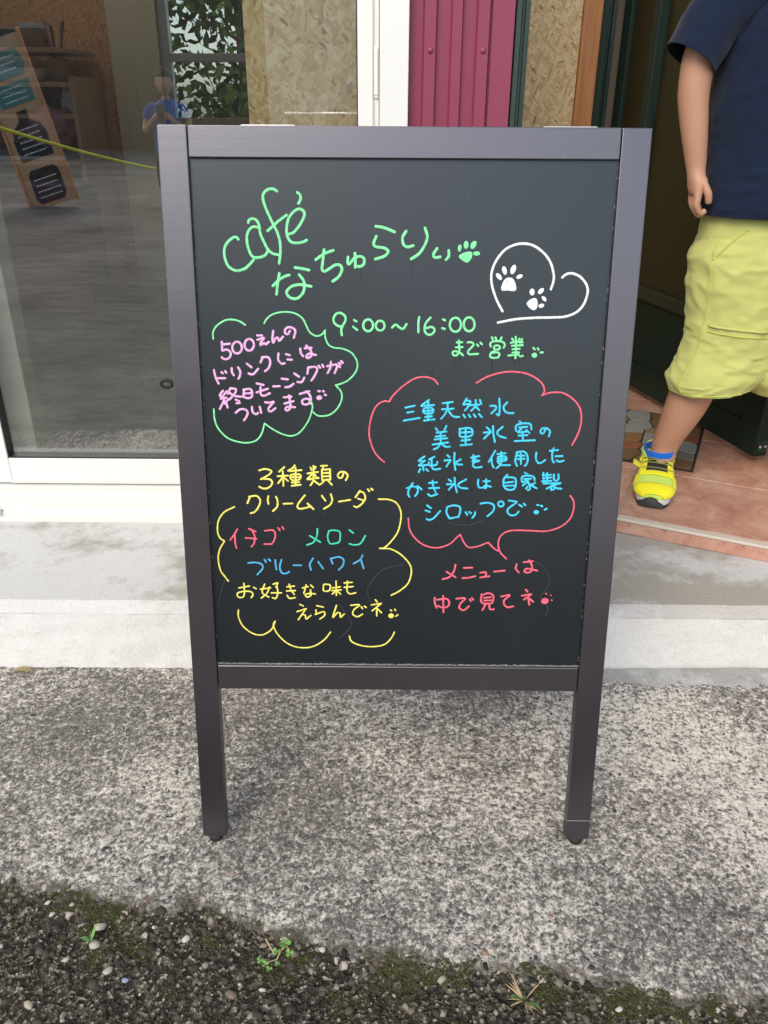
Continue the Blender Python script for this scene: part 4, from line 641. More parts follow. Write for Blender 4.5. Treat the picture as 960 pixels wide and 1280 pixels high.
# board local: x across, z up along the board, y back; leaning about x
BM = Matrix.Rotation(-LEAN, 4, 'X')
def part(o): o.parent = AB; o.matrix_local = BM @ o.matrix_local if False else BM; return o
W2, SW, TH, LB = .3, .0362, .021, 1.0143
def fb(name, x0, x1, y0, y1, z0, z1, mat, bev=.0014): o = bx(name, x0, x1, y0, y1, z0, z1, mat, None, bev); return part(o)
fl = fb('stile', -W2, -W2+SW, 0, TH, 0, LB, M['frame']); fr = fb('stile', W2-SW, W2, 0, TH, 0, LB-.0005, M['frame'])
fb('top_rail', -W2+SW+.0008, W2-SW-.0008, .0006, TH, .9775, LB-.0002, M['frame']); fb('bottom_rail', -W2+SW+.0008, W2-SW-.0008, .0006, TH, .2555, .2935, M['frame'])
pn = fb('board_panel', -W2+SW-.004, W2-SW+.004, .006, .011, .288, .983, M['panel'], 0)
for s in (-1, 1): f_ = part(lathe('foot', [(0, -.012), (.009, -.012), (.0105, -.009), (.0105, .001), (0, .001)], M['rubber'], None, (s*(W2-SW/2), TH/2, 0), 16))
sm = fb('repair_joint', W2-SW-.0002, W2+.0002, -.0003, TH, .0335, .0343, M['dust'], 0)
du = bmesh.new()
for k in range(520):
    x = random.uniform(-W2+SW+.001, W2-SW-.001); s = random.uniform(.0006, .0016); box(du, x-s*1.5, x+s*1.5, .0045, .0061, .2934, .2934+s*random.uniform(.6, 1.5))
for k in range(80):
    z = random.uniform(.30, .97); sx = random.choice((-1, 1)); box(du, sx*(W2-SW-.0009)-.0003, sx*(W2-SW-.0009)+.0003, .0052, .0061, z, z+random.uniform(.0006, .0028))
o = part(obj('chalk_dust', du, M['dust'])); tag(o, kind='stuff')
for u0 in (-.20, .17):
    h_ = fb('hinge', u0, u0+.066, .012, .03, LB-.001, LB+.0024, M['steel'], .0005)
# eye hook on the outer left edge
bm = bmesh.new(); tube_bm(bm, [(-W2+.001, .013, .700), (-W2-.006, .013, .700)], .0017, 8)
tube_bm(bm, [(-W2-.0125+.0075*math.cos(a), .013, .700+.0045*math.sin(a)) for a in [k*2*math.pi/18 for k in range(19)]], .0023, 8, False)
part(obj('eye_hook', bm, M['rubber'], smooth=True))
# rear frame
RB = Matrix.Translation((0, .040+2*math.sin(LEAN)*LB, 0)) @ Matrix.Rotation(LEAN, 4, 'X')
def rp(name, x0, x1, y0, y1, z0, z1, mat, bev=.0014): o = bx(name, x0, x1, y0, y1, z0, z1, mat, AB, bev); o.matrix_local = RB; return o
for s in (-1, 1): rp('rear_stile', min(s*.262, s*.296), max(s*.262, s*.296), -TH, 0, 0.0, LB-.004, M['frame'])
rp('rear_rail', -.2615, .2615, -TH+.001, -.001, .975, LB-.004, M['frame']); rp('rear_rail', -.2615, .2615, -TH+.001, -.001, .30, .336, M['frame']); rp('rear_panel', -.265, .265, -.012, -.008, .33, .98, M['panel'], 0)

# ---- writing: strokes in board millimetres/10 ----
def cat(pts, step=.0011):
    P = [Vector(p) for p in pts]
    if len(P) == 2:
        n = max(2, int((P[1]-P[0]).length/step)); return [P[0].lerp(P[1], k/n) for k in range(n+1)]
    out = []
    closed = (P[0]-P[-1]).length < 1e-6
    Q = ([P[-2]] if closed else [P[0]*2-P[1]]) + P + ([P[1]] if closed else [P[-1]*2-P[-2]])
    for i in range(1, len(Q)-2):
        a, b, c, d = Q[i-1:i+3]; n = max(2, int((c-b).length/step))
        for k in range(n):
            t = k/n; out.append(.5*((2*b)+(c-a)*t+(2*a-5*b+4*c-d)*t*t+(-a+3*b-3*c+d)*t**3))
    out.append(P[-1]); return out
YP = .006
def ribbon(bm, pts, wd, lift):
    L = cat(pts); r_ = wd/2
    t0 = (L[1]-L[0]).normalized(); t1 = (L[-1]-L[-2]).normalized()
    S_ = [0]
    for i in range(1, len(L)): S_.append(S_[-1]+(L[i]-L[i-1]).length)
    T = S_[-1]; ph = random.uniform(0, 50)
    head = [L[0]-t0*r_*k for k in (.98, .85, .55, .25)]; tail = [L[-1]+t1*r_*k for k in (.25, .55, .85, .98)]
    hw = [math.sqrt(1-k*k) for k in (.98, .85, .55, .25)]
    pts_ = head+L+tail; ws = hw+[1]*len(L)+hw[::-1]; prev = None
    for i, p in enumerate(pts_):
        a = pts_[max(i-1, 0)]; b = pts_[min(i+1, len(pts_)-1)]; t = (b-a).normalized() if (b-a).length > 1e-9 else t0
        n_ = Vector((-t.y, t.x)); s = r_*ws[i]*(1+.10*noise.noise(Vector((i*.25+ph, ph, 0))))
        cs = [bm.verts.new((p.x+n_.x*s*k, YP-z, p.y+n_.y*s*k)) for k, z in ((-1, .00003), (-.55, lift), (0, lift*1.25), (.55, lift), (1, .00003))]
        if prev:
            for k in range(4): bm.faces.new((prev[k], prev[k+1], cs[k+1], cs[k]))
        prev = cs
NAMES = {'title_cafe': 'cafe_lettering', 'title_name': 'title_lettering', 'green_paw': 'paw_print', 'heart_outline': 'heart_outline', 'white_paw0': 'paw_print', 'white_paw1': 'paw_print', 'opening_hours': 'hours_lettering', 'opening_words': 'hours_lettering',
         'drink_offer': 'drink_lettering', 'green_cloud': 'cloud_outline', 'red_cloud': 'speech_bubble_outline', 'yellow_cloud': 'cloud_outline', 'ice_words': 'ice_lettering', 'soda_heading': 'soda_lettering', 'strawberry_word': 'flavour_lettering',
         'melon_word': 'flavour_lettering', 'blue_hawaii_words': 'flavour_lettering', 'choose_words': 'flavour_note_lettering', 'menu_words': 'menu_note_lettering', 'erased_marks': 'erased_marks'}
LABS = {'green_paw': 'solid green paw print after the title', 'white_paw0': 'upper white paw print inside the heart', 'white_paw1': 'lower white paw print inside the heart', 'green_cloud': 'green wavy outline round the pink text', 'yellow_cloud': 'yellow wavy outline round the flavours',
        'strawberry_word': 'red katakana flavour word', 'melon_word': 'green katakana flavour word', 'blue_hawaii_words': 'blue katakana flavour words', 'opening_hours': 'green opening hours numerals', 'opening_words': 'green characters under the opening hours'}
drips = bmesh.new(); ndrip = 0
for key, (ink, wd, data) in STROKES.items():
    bm = bmesh.new()
    for st_ in data.split(';'):
        kind, body = st_[0], st_[1:]; pts = [(float(a)/1e4, float(b)/1e4) for a, b in (q.split(',') for q in body.split())]
        if kind == 'S':
            if 'cloud' in key or key in ('erased_marks', 'heart_outline'):
                b1_ = bmesh.new(); ribbon(b1_, pts, wd*.001, random.uniform(.00012, .0004)); q_ = obj(NAMES[key], b1_, M['ink_'+ink]); q_.parent = pn
            else: ribbon(bm, pts, wd*.001, random.uniform(.00012, .0004))
            low = min(pts, key=lambda p: p[1])
            if ink not in ('ghost', 'white') and not key.endswith('cloud') and random.random() < .42 or (key.endswith('cloud') and random.random() < .8):
                x, z = low; x += random.uniform(-.002, .002); L_ = random.choice((.004, .007, .010, .016, .022))*random.uniform(.7, 1.2); n = 6; prev = None; w0 = random.uniform(.0003, .0008)
                for k in range(n+1):
                    zz = z-.0012-L_*k/n; ww = w0*(1-.6*k/n)*(1+.5*random.random()); xx = x+random.uniform(-.0003, .0003)
                    c = (drips.verts.new((xx-ww, YP-.00006, zz)), drips.verts.new((xx+ww, YP-.00006, zz)))
                    if prev: drips.faces.new((prev[0], prev[1], c[1], c[0]))
                    prev = c
        else:
            c = sum((Vector(p) for p in pts), Vector((0, 0)))/len(pts); o2 = cat([tuple(p) for p in pts]+[pts[0]], .002)[:-1]
            rim = [bm.verts.new((p.x, YP-.00004, p.y)) for p in o2]; inn = [bm.verts.new((c.x+(p.x-c.x)*.85, YP-.0003, c.y+(p.y-c.y)*.85)) for p in o2]
            for k in range(len(rim)): j = (k+1) % len(rim); bm.faces.new((rim[k], rim[j], inn[j], inn[k]))
            bm.faces.new(inn)
    if not bm.verts: bm.free(); continue
    o = obj(NAMES[key], bm, M['ink_'+ink]); o.parent = pn
    if key in LABS: tag(o, LABS[key])
for k in range(26):   # blots
    x, z = random.uniform(-.23, .22), random.uniform(.34, .80); r_ = random.uniform(.0008, .002)
    drips.faces.new([drips.verts.new((x+r_*random.uniform(.6, 1.2)*math.cos(a), YP-.00006, z+1.6*r_*random.uniform(.6, 1.2)*math.sin(a))) for a in [q*math.pi/4 for q in range(8)]])
o = obj('dribble_marks', drips, M['streak']); o.parent = pn; tag(o, kind='stuff')

# ---------------- people ----------------
def skin_body(name, chains, mat, parent, sub=2):
    """chains: list of lists of (x,y,z,r); points within 1e-4 of an existing one are shared"""
    V, Rr, Ed = [], [], []
    def vid(p):
        for i, q in enumerate(V):
            if (Vector(q)-Vector(p[:3])).length < 1e-4: return i
        V.append(tuple(p[:3])); Rr.append(p[3]); return len(V)-1
    for ch in chains:
        ids = [vid(p) for p in ch]
        for a, b in zip(ids, ids[1:]): Ed.append((a, b))
    me = bpy.data.meshes.new(name); me.from_pydata(V, Ed, []); me.update()
    o = bpy.data.objects.new(name, me); COL.objects.link(o)
    o.parent = parent; me.materials.append(mat)
    m = o.modifiers.new('skin', 'SKIN'); m.use_smooth_shade = True; m.branch_smoothing = .5
    for i, sv in enumerate(me.skin_vertices[0].data): sv.radius = (Rr[i], Rr[i] if isinstance(Rr[i], float) else Rr[i]); sv.use_root = (i == 0)
    s = o.modifiers.new('sub', 'SUBSURF'); s.levels = sub; s.render_levels = sub
    return o
def head(parent, c, s=1.0, face=(0, -1, 0), hairmat=None):
    """head of height .21*s with face towards -y, turned to `face`"""
    ang = math.atan2(face[0], -face[1]); Mx = Matrix.Rotation(ang, 3, 'Z'); c = Vector(c)
    def P(x, y, z): return c + Mx @ Vector((x*s, y*s, z*s))
    def shp(p, n_):
        if n_.z < -.2: p.x *= 1-.32*(-n_.z-.2); p.y = p.y*(1-.25*(-n_.z-.2))-.006*s
        if n_.y < -.5: p.y *= .96
        nx = math.exp(-((n_.x/.16)**2)-((n_.z+.12)/.2)**2)*(n_.y < 0); p.y -= .016*s*nx
        ey = sum(math.exp(-(((n_.x-e*.38)/.2)**2)-((n_.z-.05)/.14)**2) for e in (-1, 1))*(n_.y < 0); p.y += .006*s*ey
        return p
    blob('head', c, (.075*s, .092*s, .105*s), M['skin'], parent, 4, shp, Mx)
    def hr(p, n_):
        q = 1+.05*noise.noise(n_*6); 
        if n_.y < -.25 and n_.z < .22: q *= .78
        if n_.z < -.25: q *= .8
        return p*q
    blob('hair', P(0, .006, .016), (.084*s, .099*s, .104*s), M['hair'], parent, 4, hr, Mx)
    for e in (-1, 1):
        ew = blob('eye', P(e*.029, -.078, .004), (.011*s, .006*s, .006*s), M['eyew'], parent, 2, None, Mx); blob('iris', P(e*.029, -.083, .004), (.0048*s, .003*s, .005*s), M['eye'], ew, 2, None, Mx)
        blob('ear', P(e*.077, .005, -.006), (.008*s, .016*s, .026*s), M['skin'], parent, 2, None, Mx)
    blob('mouth', P(0, -.084, -.052), (.019*s, .006*s, .005*s), M['lip'], parent, 2, None, Mx)

# --- boy in the doorway ---
k_ = .955
def T(x, y, z): return (x*k_, y*k_, 1.036+(z-1.036)*k_)
def Tr(p): return (*T(*p[:3]), p[3]*k_)
BX = .862
boy = thing('person', 'child in navy T-shirt, lime yellow shorts and a bright yellow sneaker standing on the doorstep', 'person', (.66, 1.85, TZ))
def unp(o):   # keep world coordinates under the empty
    o.matrix_parent_inverse = Matrix.Translation(-Vector(boy.location)); return o
pel = (BX, 1.97, .80, .085); chest = (BX, 1.97, 1.15, .095); nk = (BX, 1.975, 1.30, .045)
shR = (.722, 1.965, 1.262, .043); shL = (1.000, 1.965, 1.262, .043)
wr = (.668, 1.935, .915, .0235); palm = (.671, 1.925, .872, .0215)
armR = [Tr(chest), Tr((.79, 1.97, 1.24, .06)), Tr(shR), Tr((.640, 1.945, 1.13, .0375)), Tr((.639, 1.94, 1.05, .0350)), Tr((.652, 1.935, .985, .0305)), Tr(wr), Tr((.6695, 1.93, .895, .022)), Tr(palm)]
armL = [Tr(chest), Tr((.934, 1.97, 1.24, .06)), Tr(shL), Tr((1.075, 1.97, 1.10, .036)), Tr((1.085, 1.955, .99, .028)), Tr((1.08, 1.93, .90, .0225)), Tr((1.078, 1.915, .87, .024))]
def fingers(p, sx=1):
    x, y, z = p; out = []
    for i, (dy, L) in enumerate(((-.020, .92), (-.007, 1.0), (.007, .95), (.020, .78))):
        out.append([Tr((x, y, z, .0215)), Tr((x+.003*sx, y+dy, z-.018, .0088)), Tr((x+.001*sx, y+dy, z-.040*L, .0082)), Tr((x+.014*sx, y+dy*.9, z-.060*L, .0075)), Tr((x+.026*sx, y+dy*.8, z-.050*L, .0068))])
    out.append([Tr((x, y, z, .0215)), Tr((x+.012*sx, y-.020, z+.006, .0098)), Tr((x+.022*sx, y-.028, z-.014, .0088)), Tr((x+.026*sx, y-.024, z-.034, .0075))])
    return out
legR = [Tr(pel), Tr((.80, 1.96, .745, .078)), (.745, 1.885, .50, .058), (.724, 1.875, .405, .0555), (.706, 1.882, .345, .045), (.691, 1.890, .290, .0350), (.686, 1.892, .250, .034), (.672, 1.850, .222, .028), (.655, 1.805, .205, .022)]
legL = [Tr(pel), Tr((.925, 1.96, .745, .078)), (.985, 1.865, .50, .058), (1.01, 1.87, .40, .052), (1.03, 1.875, .285, .034), (1.03, 1.87, .245, .033), (1.04, 1.83, .22, .029), (1.05, 1.79, .205, .026)]
torso = [Tr(pel), Tr((BX, 1.97, .95, .085)), Tr(chest), Tr(nk), Tr((BX, 1.972, 1.36, .04)), Tr((BX, 1.965, 1.42, .045))]
o = skin_body('body', [torso, armR, armL, legR, legL] + fingers(palm[:3], 1), M['skin'], boy); unp(o)
before = set(bpy.data.objects)
head(boy, T(BX, 1.955, 1.47), 1.0)
# shirt
bm = bmesh.new()
loft('', [Tq for Tq in [(*T(BX, 1.965, z), rx*k_, ry*k_, tl) for z, rx, ry, tl in ((.812, .158, .112, .0), (.84, .158, .112, 0), (.92, .160, .108, 0), (1.03, .165, .108, 0), (1.12, .166, .108, 0), (1.22, .150, .095, 0), (1.285, .105, .075, 0), (1.318, .058, .058, 0))]], None, bm=bm, nu=90, nv=90, wr=.0058, seed=2)
loft('', [(*T(.775, 1.968, 1.245), .066, .064), (*T(.715, 1.962, 1.235), .062, .060), (*T(.665, 1.952, 1.19), .056, .056), (*T(.632, 1.944, 1.135), .052, .053), (*T(.622, 1.942, 1.118), .0525, .0535)], None, bm=bm, nu=40, nv=30, wr=.0022, seed=5, horiz=False)
loft('', [(*T(.95, 1.968, 1.245), .066, .064), (*T(1.02, 1.965, 1.23), .062, .060), (*T(1.065, 1.965, 1.18), .056, .056), (*T(1.095, 1.965, 1.12), .052, .053)], None, bm=bm, nu=40, nv=30, wr=.0022, seed=6, horiz=False)
o = obj('shirt', bm, M['navy'], boy, smooth=True); m = o.modifiers.new('thick', 'SOLIDIFY'); m.thickness = .0022; m.offset = 1; shirt = o
Gs = 0 and loft_pts([(*T(BX, 1.965, z), rx*k_, ry*k_, 0) for z, rx, ry in ((.812, .1602, .1142), (.84, .1602, .1142), (.92, .162, .110), (1.03, .167, .110))], 72, 60, .0034, 2)
hs_ = [(Vector((*T(BX, 1.965, .829)[:2], T(0, 0, .829)[2])) + Vector((.1625*k_*math.cos(a), .1165*k_*math.sin(a), 0))) for a in [q*2*math.pi/60 for q in range(61)]]; o = tube('hem_stitch', hs_, .0011, M['navy'], shirt, 6)
# shorts
RGR = [(.812, 1.885, .80, .112, .095, 0), (.792, 1.882, .745, .118, .098, 0), (.790, 1.880, .69, .115, .098, 0), (.795, 1.878, .62, .112, .095, 0), (.797, 1.876, .56, .110, .092, 0), (.792, 1.872, .51, .112, .090, 0), (.776, 1.868, .47, .114, .088, .006), (.765, 1.864, .449, .100, .083, .008), (.763, 1.862, .436, .088, .078, .010)]
RGL = [(2*.845-x+.02, y, z, rx, ry, t_) for x, y, z, rx, ry, t_ in RGR]
bm = bmesh.new(); GR = loft('', RGR, None, bm=bm, nu=80, nv=90, wr=.0062, seed=11); loft('', RGL, None, bm=bm, nu=60, nv=60, wr=.0045, seed=21)
loft('', [(BX*k_+.01, 1.885, .85, .145, .095, 0), (BX*k_+.01, 1.885, .79, .150, .098, 0), (BX*k_+.01, 1.885, .72, .14, .095, 0), (BX*k_+.01, 1.885, .69, .10, .08, 0)], None, bm=bm, nu=60, nv=20, wr=.002, seed=31)
shorts = obj('shorts', bm, M['lime'], boy, smooth=True); m = shorts.modifiers.new('thick', 'SOLIDIFY'); m.thickness = .002; m.offset = -1
def on_loft(pairs, off=.0012):
    out = []
    for jv, th in pairs:
        jf = min(89.999, jv*90); j = int(jf); row = [p.lerp(q, jf-j) for p, q in zip(GR[j], GR[min(j+1, 90)])]; kf = (th % 360)/360*80; k0 = int(kf) % 80; p = row[k0].lerp(row[(k0+1) % 80], kf-int(kf)); c = sum(row, Vector())/80; out.append(p+(p-c).normalized()*off)
    return out
tube('side_seam', on_loft([(t/60*.93+.02, 214+4*math.sin(t*.11)) for t in range(60)]), .0016, M['limeseam'], shorts, 6)
tube('pocket_flap', on_loft([(.425+.02*(a/40), 222+a*2.2) for a in range(40)], .0018), .0030, M['lime'], shorts, 6)
tube('pocket_flap', on_loft([(.455+.02*(a/40), 222+a*2.2) for a in range(40)], .0012), .0016, M['limeseam'], shorts, 6)
tube('pocket_seam', on_loft([(.0+.16*(a/20), 240-a*1.1) for a in range(20)], .0012), .0018, M['limeseam'], shorts, 6)
tube('hem_seam', on_loft([(.945, a*6) for a in range(61)], .0004), .0016, M['limeseam'], shorts, 6)
# shoes: local frame, toe towards -y, length .2
def shoe(loc, rz, nm='shoe'):
    e = bpy.data.objects.new(nm, None); COL.objects.link(e)
    SC = 1.0; Mt = Matrix.Translation(loc) @ Matrix.Rotation(rz, 4, 'Z')
    up = [(0, .085, .030, .030, .022), (0, .075, .045, .034, .030), (0, .05, .045, .0375, .034), (0, .015, .040, .0410, .0305), (0, -.03, .036, .0455, .0260), (0, -.07, .031, .0475, .0205), (0, -.098, .027, .040, .015), (0, -.116, .023, .020, .008)]
    # main upper: rings across (x,z) along y
    bm = bmesh.new(); nu = 36; prev = None; G = []
    for j in range(41):
        t = j/40*(len(up)-1); i = min(int(t), len(up)-2); f = t-i; f = f
        a = [up[i][q]*(1-f)+up[i+1][q]*f for q in range(5)]
        ring = []
        for k in range(nu):
            th = 2*math.pi*k/nu; cx, sz = math.cos(th), math.sin(th)
            x = a[3]*math.copysign(abs(cx)**.8, cx); z = a[2]+a[4]*math.copysign(abs(sz)**.8, sz)
            ring.append(Mt @ Vector((a[0]+x, a[1], max(.012, z))))
        G.append(ring); rv = [bm.verts.new(p) for p in ring]
        if prev:
            for k in range(nu): bm.faces.new((prev[k], prev[(k+1) % nu], rv[(k+1) % nu], rv[k]))
        else: bm.faces.new(rv[::-1])
        prev = rv
    bm.faces.new(prev)
    parts = [obj('upper', bm, M['shoeg'], smooth=True)]
    def at(yf, th, off): # surface point
        j = yf*40; j0 = min(int(j), 39); row = [G[j0][k].lerp(G[j0+1][k], j-j0) for k in range(nu)]
        kf = (th % 360)/360*nu; k0 = int(kf) % nu; p = row[k0].lerp(row[(k0+1) % nu], kf-int(kf)); c = Mt @ Vector((0, up[0][1]*(1-yf)+up[-1][1]*yf, .03)); c2 = sum(row, Vector())/nu
        return p+(p-c2).normalized()*off
    def patch(name, fn, nu_, nv_, mat, thick=.0016):
        bm = bmesh.new(); g_ = [[bm.verts.new(at(*fn(i/nu_, j/nv_), thick)) for i in range(nu_+1)] for j in range(nv_+1)]
        for j in range(nv_):
            for i in range(nu_): bm.faces.new((g_[j][i], g_[j][i+1], g_[j+1][i+1], g_[j+1][i]))
        o = obj(name, bm, mat, smooth=True); m = o.modifiers.new('s', 'SOLIDIFY'); m.thickness = thick*1.3; m.offset = -1; parts.append(o); return o
    patch('toe_cap', lambda u, v: (.80+.195*v+ (1-v)*(.05*math.cos((u-.5)*2.4)-.07) + (1-v)*.0, -6+192*u), 24, 8, M['shoey'])
    patch('toe_guard', lambda u, v: (.60+.36*v, -4+50*u*(1-.55*v)), 10, 10, M['shoey'], .0013); patch('toe_guard', lambda u, v: (.60+.36*v, 184-50*u*(1-.55*v)), 10, 10, M['shoey'], .0013)
    patch('eyestay', lambda u, v: (.36+.27*v, 38+26*u), 6, 12, M['shoey']); patch('eyestay', lambda u, v: (.36+.27*v, 116+26*u), 6, 12, M['shoey'])
    patch('eyestay', lambda u, v: (.60+.055*v, 38+104*u), 12, 4, M['shoey']); patch('tongue', lambda u, v: (.30+.31*v, 60+60*u), 8, 10, M['blackrub'], .0010)
    patch('heel_counter', lambda u, v: (.0+.16*u, -10+100*v), 8, 10, M['shoey']); patch('heel_counter', lambda u, v: (.0+.16*u, 190-100*v), 8, 10, M['shoey'])
    for a in (.42, .49, .56):
        pts = [at(a+.012*math.sin(q*.5), 48+84*q/8, .0045) for q in range(9)]; parts.append(tube('lace', pts, .0016, M['lace'], None, 6))
    for s in (0, 1):
        pts = [at(.42+.07*q/8, (48+84*q/8) if s else (132-84*q/8), .0055) for q in range(9)]; parts.append(tube('lace', pts, .0016, M['lace'], None, 6))
    patch('strap', lambda u, v: (.235+.105*v-.03*math.sin(u*3.1), 22+150*u), 22, 6, M['shoey'], .0050)
    bm = bmesh.new(); Mf = Mt @ Matrix.Translation((-.0445, -.004, .060)) @ Matrix.Rotation(R(28), 4, 'Y'); box(bm, -.014, .008, -.013, .013, -.0015, .0015, Mf); parts.append(obj('strap_tab', bm, M['shoey'], bevel=.001))
    # soles
    def outline(sx, y0, y1, n=44):
        o_ = []
        for k in range(n):
            a = 2*math.pi*k/n; y = (y0+y1)/2+(y0-y1)/2*math.sin(a); t = (y-y1)/(y0-y1); w_ = .0475-.011*t+.003*math.cos(t*6.28); x = sx*w_*math.copysign(abs(math.cos(a))**.55, math.cos(a)); o_.append((x, y))
        return o_
    parts.append(prism('midsole', outline(1.0, .092, -.120), 'z', .007, .021, M['sole'], None, .003, Mt)); parts.append(prism('outsole', outline(.97, .090, -.121), 'z', .0, .0068, M['blackrub'], None, .002, Mt))
    bm = bmesh.new(); a = []
    for k in range(13):
        th = R(-62+k*6.5)-R(0); y = -.118+.012*(1-math.cos(th*.9)); x = .046*math.sin(th+.28)
        a.append((x, y))
    prev = None
    for k, (x, y) in enumerate(a):
        h_ = .008+.016*math.sin(math.pi*k/12)
        v4 = [bm.verts.new(Mt @ Vector(q)) for q in ((x, y-.0045, .003), (x, y-.0035, h_), (x, y+.004, h_+.003), (x, y+.006, .003))]
        if prev:
            for q in range(3): bm.faces.new((prev[q], prev[q+1], v4[q+1], v4[q]))
        prev = v4
    parts.append(obj('toe_bumper', bm, M['blackrub'], smooth=True))
    sk = loft('sock', [(*(Mt @ Vector((0, .045, .045))), .034, .042), (*(Mt @ Vector((0, .047, .070))), .036, .042), (*(Mt @ Vector((0, .048, .090))), .0375, .041)], M['sock'], None, 32, 10, .0012, 3, thick=.002); parts.append(sk)
    cl_ = loft('heel_collar', [(*(Mt @ Vector((0, .052, .045))), .039, .044, 0), (*(Mt @ Vector((0, .052, .066))), .0405, .044, 0), (*(Mt @ Vector((0, .052, .078))), .0415, .044, -.004)], M['shoeg'], None, 32, 8, thick=.003)
    for v in cl_.data.vertices:
        lv = Mt.inverted() @ v.co
        if lv.y < .03: v.co.z -= min(.028, (.03-lv.y)*.9)
        if lv.y > .07: v.co.z += (lv.y-.07)*.7
    parts.append(cl_)
    for o in parts: o.parent = e
    return e
sh1 = shoe(Vector((.663, 1.848, TZ+.0015)), R(-18)); sh1.parent = boy; sh2 = shoe(Vector((1.035, 1.86, TZ+.0015)), R(12)); sh2.parent = boy
for o in list(boy.children):
    unp(o)

# --- child reflected in the glass, standing on the road behind the viewer ---
K = 1.30/1.35
def make_kid2(base):
    e = thing('person', 'dark haired child in blue T-shirt standing on the road, seen mirrored in the door glass', 'person', base)
    s = 1.0
    P_ = lambda x, y, z, r_: (x, y, z, r_)
    pel = P_(0, 0, .66, .085); ch = P_(0, 0, .93, .09)
    b = [[pel, P_(0, 0, .78, .08), ch, P_(0, 0, 1.05, .045), P_(0, 0, 1.12, .04)]]
    for sx in (-1, 1):
        b.append([ch, P_(sx*.07, 0, 1.0, .06), P_(sx*.14, 0, 1.01, .042), P_(sx*.21, .02, .88, .034), P_(sx*.20, .12, .80, .03), P_(sx*.11, .20, .88, .024), P_(sx*.06, .22, .93, .022)])
        b.append([pel, P_(sx*.07, 0, .60, .075), P_(sx*.085, .01, .36, .05), P_(sx*.09, 0, .22, .045), P_(sx*.09, -.01, .08, .03), P_(sx*.09, .03, .04, .028), P_(sx*.09, .10, .03, .024)])
        for q in range(4): b.append([P_(sx*.06, .22, .93, .022), P_(sx*.045, .235+.004*q, .955-.016*q, .009), P_(sx*.02, .245, .960-.018*q, .008)])
        b.append([P_(sx*.06, .22, .93, .022), P_(sx*.055, .20, .95, .010), P_(sx*.03, .205, .965, .008)])
    skin_body('body', b, M['skin'], e, 2)
    head(e, (0, .01, 1.22), 1.08, (0, 1, 0))
    bm = bmesh.new(); loft('', [(0, 0, .60, .15, .105), (0, 0, .75, .148, .105), (0, 0, .92, .155, .105), (0, 0, 1.0, .14, .09), (0, 0, 1.07, .06, .055)], None, bm=bm, nu=40, nv=40, wr=.003)
    for sx in (-1, 1): loft('', [(sx*.10, 0, 1.0, .06, .06), (sx*.16, .005, .97, .056, .056), (sx*.20, .015, .90, .052, .052)], None, bm=bm, nu=24, nv=12, wr=.002, horiz=False)
    obj('shirt', bm, M['blueshirt'], e, smooth=True)
    bm = bmesh.new(); loft('', [(0, 0, .66, .14, .10), (0, 0, .58, .15, .105), (0, 0, .54, .12, .09)], None, bm=bm, nu=30, nv=14)
    for sx in (-1, 1): loft('', [(sx*.075, 0, .60, .082, .09), (sx*.085, 0, .45, .075, .08), (sx*.088, 0, .28, .068, .07)], None, bm=bm, nu=28, nv=20, wr=.003)
    obj('shorts', bm, M['maroon'], e, smooth=True)
    for sx in (-1, 1): blob('shoe', (sx*.09, .05, .035), (.042, .11, .038), M['sock'], e, 3, lambda p, n_: Vector((p.x, p.y, max(p.z, -.034)*(1 if n_.y < .2 else .8))))
    bx('phone', -.035, .035, .248, .256, .885, 1.03, M['rubber'], e, .003)
    return e
make_kid2(Vector((-2.16, -5.25, -.03)))

# --- wooden menu sign standing out on the road ---
ms = thing('menu_sign', 'narrow wooden menu sign with teal and black label shapes leaning out on the road', 'signboard', (-3.72, -6.1, -.03)); ms.rotation_euler = (R(12), R(-17), 0)
bx('back_board', -.26, .26, -.012, .0, 0.02, 1.75, M['signwood'], ms, .002)
for x in (-.29, .26): bx('stile', x, x+.03, -.016, .016, 0, 1.78, M['stud'], ms, .002)
Tl = plain('teal label card', (.08, .22, .20), .7); Bl = plain('black label card', (.015, .015, .016), .6)
def lab_(name, pts, m_): return prism(name, pts, 'y', .001, .007, m_, ms, .002)
lab_('label_card', [(-.18, 1.35), (.18, 1.35), (.22, 1.45), (.18, 1.62), (-.18, 1.62), (-.22, 1.45)], Tl)
lab_('label_card', [(-.2, 1.08), (.2, 1.08), (.2, 1.30), (-.2, 1.30)], Tl)
b1 = lab_('label_card', [(-.19, .52), (.19, .52), (.20, .75), (.16, .85), (.06, .92), (.06, 1.02), (-.06, 1.02), (-.06, .92), (-.16, .85), (-.20, .75)], Bl)
b2 = lab_('label_card', [(-.14, .06), (.14, .06), (.18, .12), (.18, .36), (.14, .42), (-.14, .42), (-.18, .36), (-.18, .12)], Bl)
bm = bmesh.new()
for z0, n in ((.58, 5), (.12, 4), (1.12, 3), (1.42, 3)):
    for k in range(n):
        x = -.13
        while x < .12: w_ = random.uniform(.01, .035); box(bm, x, x+w_, .0072, .0085, z0+k*.062, z0+k*.062+.014); x += w_+.012
obj('chalk_scribble', bm, M['ink_white'], ms)
# --- yellow rope on two stakes ---
rp_ = thing('barrier_rope', 'yellow rope strung low between two stakes out on the road, mirrored in the door glass', 'rope', (-3.0, -2.8, -.03))
for x, y, h_ in ((-.35, 1.2, 1.25), (.62, -5.6, .12)): tube('stake', [(x, y, 0), (x, y, h_+.05)], .014, M['alu'], rp_, 10)
tube('rope', [(-.35+.97*t, 1.2-6.8*t, 1.27+(.12-1.27)*t-.10*math.sin(math.pi*t)) for t in [k/24 for k in range(25)]], .013, plain('yellow rope', (.75, .78, .03), .6), rp_, 8)

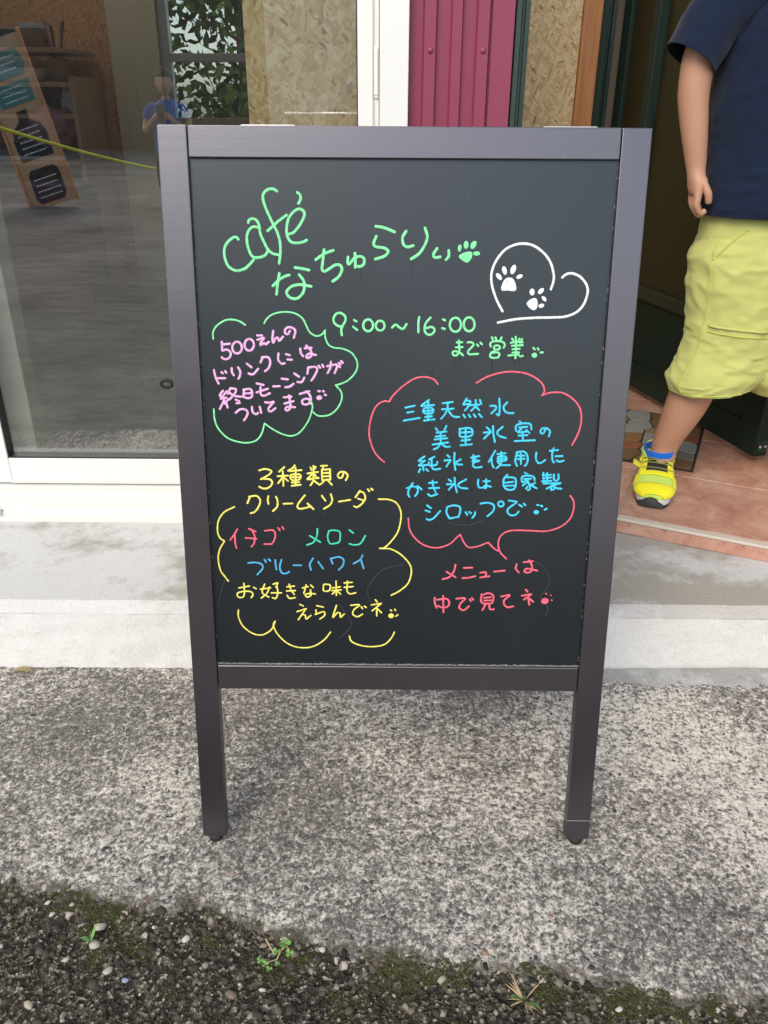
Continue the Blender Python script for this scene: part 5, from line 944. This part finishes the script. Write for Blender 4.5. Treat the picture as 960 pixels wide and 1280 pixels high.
# ---------------- shed across the road, added to block sky reflections ----------------
sd2 = thing('reflection_blocker', 'unseen dark timber shed across the road, a dim mirrored backdrop in the left glass', 'blocker', (-10.4, -18, -.03))
for k in range(50): bx('wall_board', -6+.268*k, -6+.268*k+.262, 0, .03, 0, 5.2, M['bark'], sd2, .004)
bx('wall', -6, 7.4, -.2, -.001, 0, 5.2, M['mulch'], sd2, 0); bx('side_wall', 7.401, 7.5, -5, .0, 0, 5.2, M['mulch'], sd2, 0)
bx('reflection_wall', 7.52, 10.35, -.2, .02, 0, 4.7, M['mortar'], sd2, .01); bx('roof', -6.3, 7.7, -5.2, .5, 5.201, 5.35, M['alu'], sd2, .01)  # pale wall added so its reflection washes over the strand board behind the glass
# ---------------- trees ----------------
def tree(x, y, h, r_, mat, lab, n=2600, trunk=.12, ls=.16, group='trees round the cafe'):
    t = thing('tree', lab, 'tree', (x, y, -.03), group)
    bm = bmesh.new(); tube_bm(bm, [(0, 0, 0), (.05, .02, h*.3), (0, .05, h*.55), (.04, 0, h*.85)], [trunk, trunk*.8, trunk*.55, trunk*.2], 10)
    for k in range(7):
        a = k*2.4; z = h*(.3+.07*k); tube_bm(bm, [(0, 0, z), (math.cos(a)*r_*.4, math.sin(a)*r_*.4, z+h*.07), (math.cos(a)*r_*.8, math.sin(a)*r_*.8, z+h*.12)], [trunk*.35, trunk*.2, .01], 6)
    obj('trunk', bm, M['bark'], t, smooth=True)
    C = [(random.gauss(0, .42)*r_, random.gauss(0, .42)*r_, h*random.uniform(.22, .95)) for _ in range(46)]
    c = np.array([C[i] for i in rng.integers(0, 46, n)]); rad = r_*.34
    p = c + rng.normal(0, rad*.5, (n, 3)); a = rng.normal(0, 1, (n, 3)); a /= np.linalg.norm(a, axis=1)[:, None]; b = np.cross(a, rng.normal(0, 1, (n, 3))); b /= np.linalg.norm(b, axis=1)[:, None]
    s = ls*rng.uniform(.5, 1.2, (n, 1)); V = np.stack([p-a*s, p-b*s*.45, p+a*s, p+b*s*.45], 1).reshape(-1, 3)
    V[:, 2] = np.maximum(V[:, 2], .15)
    me = bpy.data.meshes.new('crown'); me.from_pydata(V.tolist(), [], [(4*i, 4*i+1, 4*i+2, 4*i+3) for i in range(n)]); obj('crown', me, mat, t)
for x, y, h, r_, m_, lab, n in ((-2.4, 8.3, 3.2, 1.0, 'leaf', 'bright green bushy tree seen through the left half of the back window', 4200), (-1.0, 8.8, 3.4, 1.1, 'leaf', 'green tree filling the right half of the back window', 4200), (-1.8, 11, 4.6, 1.6, 'leafd', 'dark tree behind the two trees at the back window', 3200)):
    tree(x, y, h, r_, M[m_], lab, n, .07, .07)
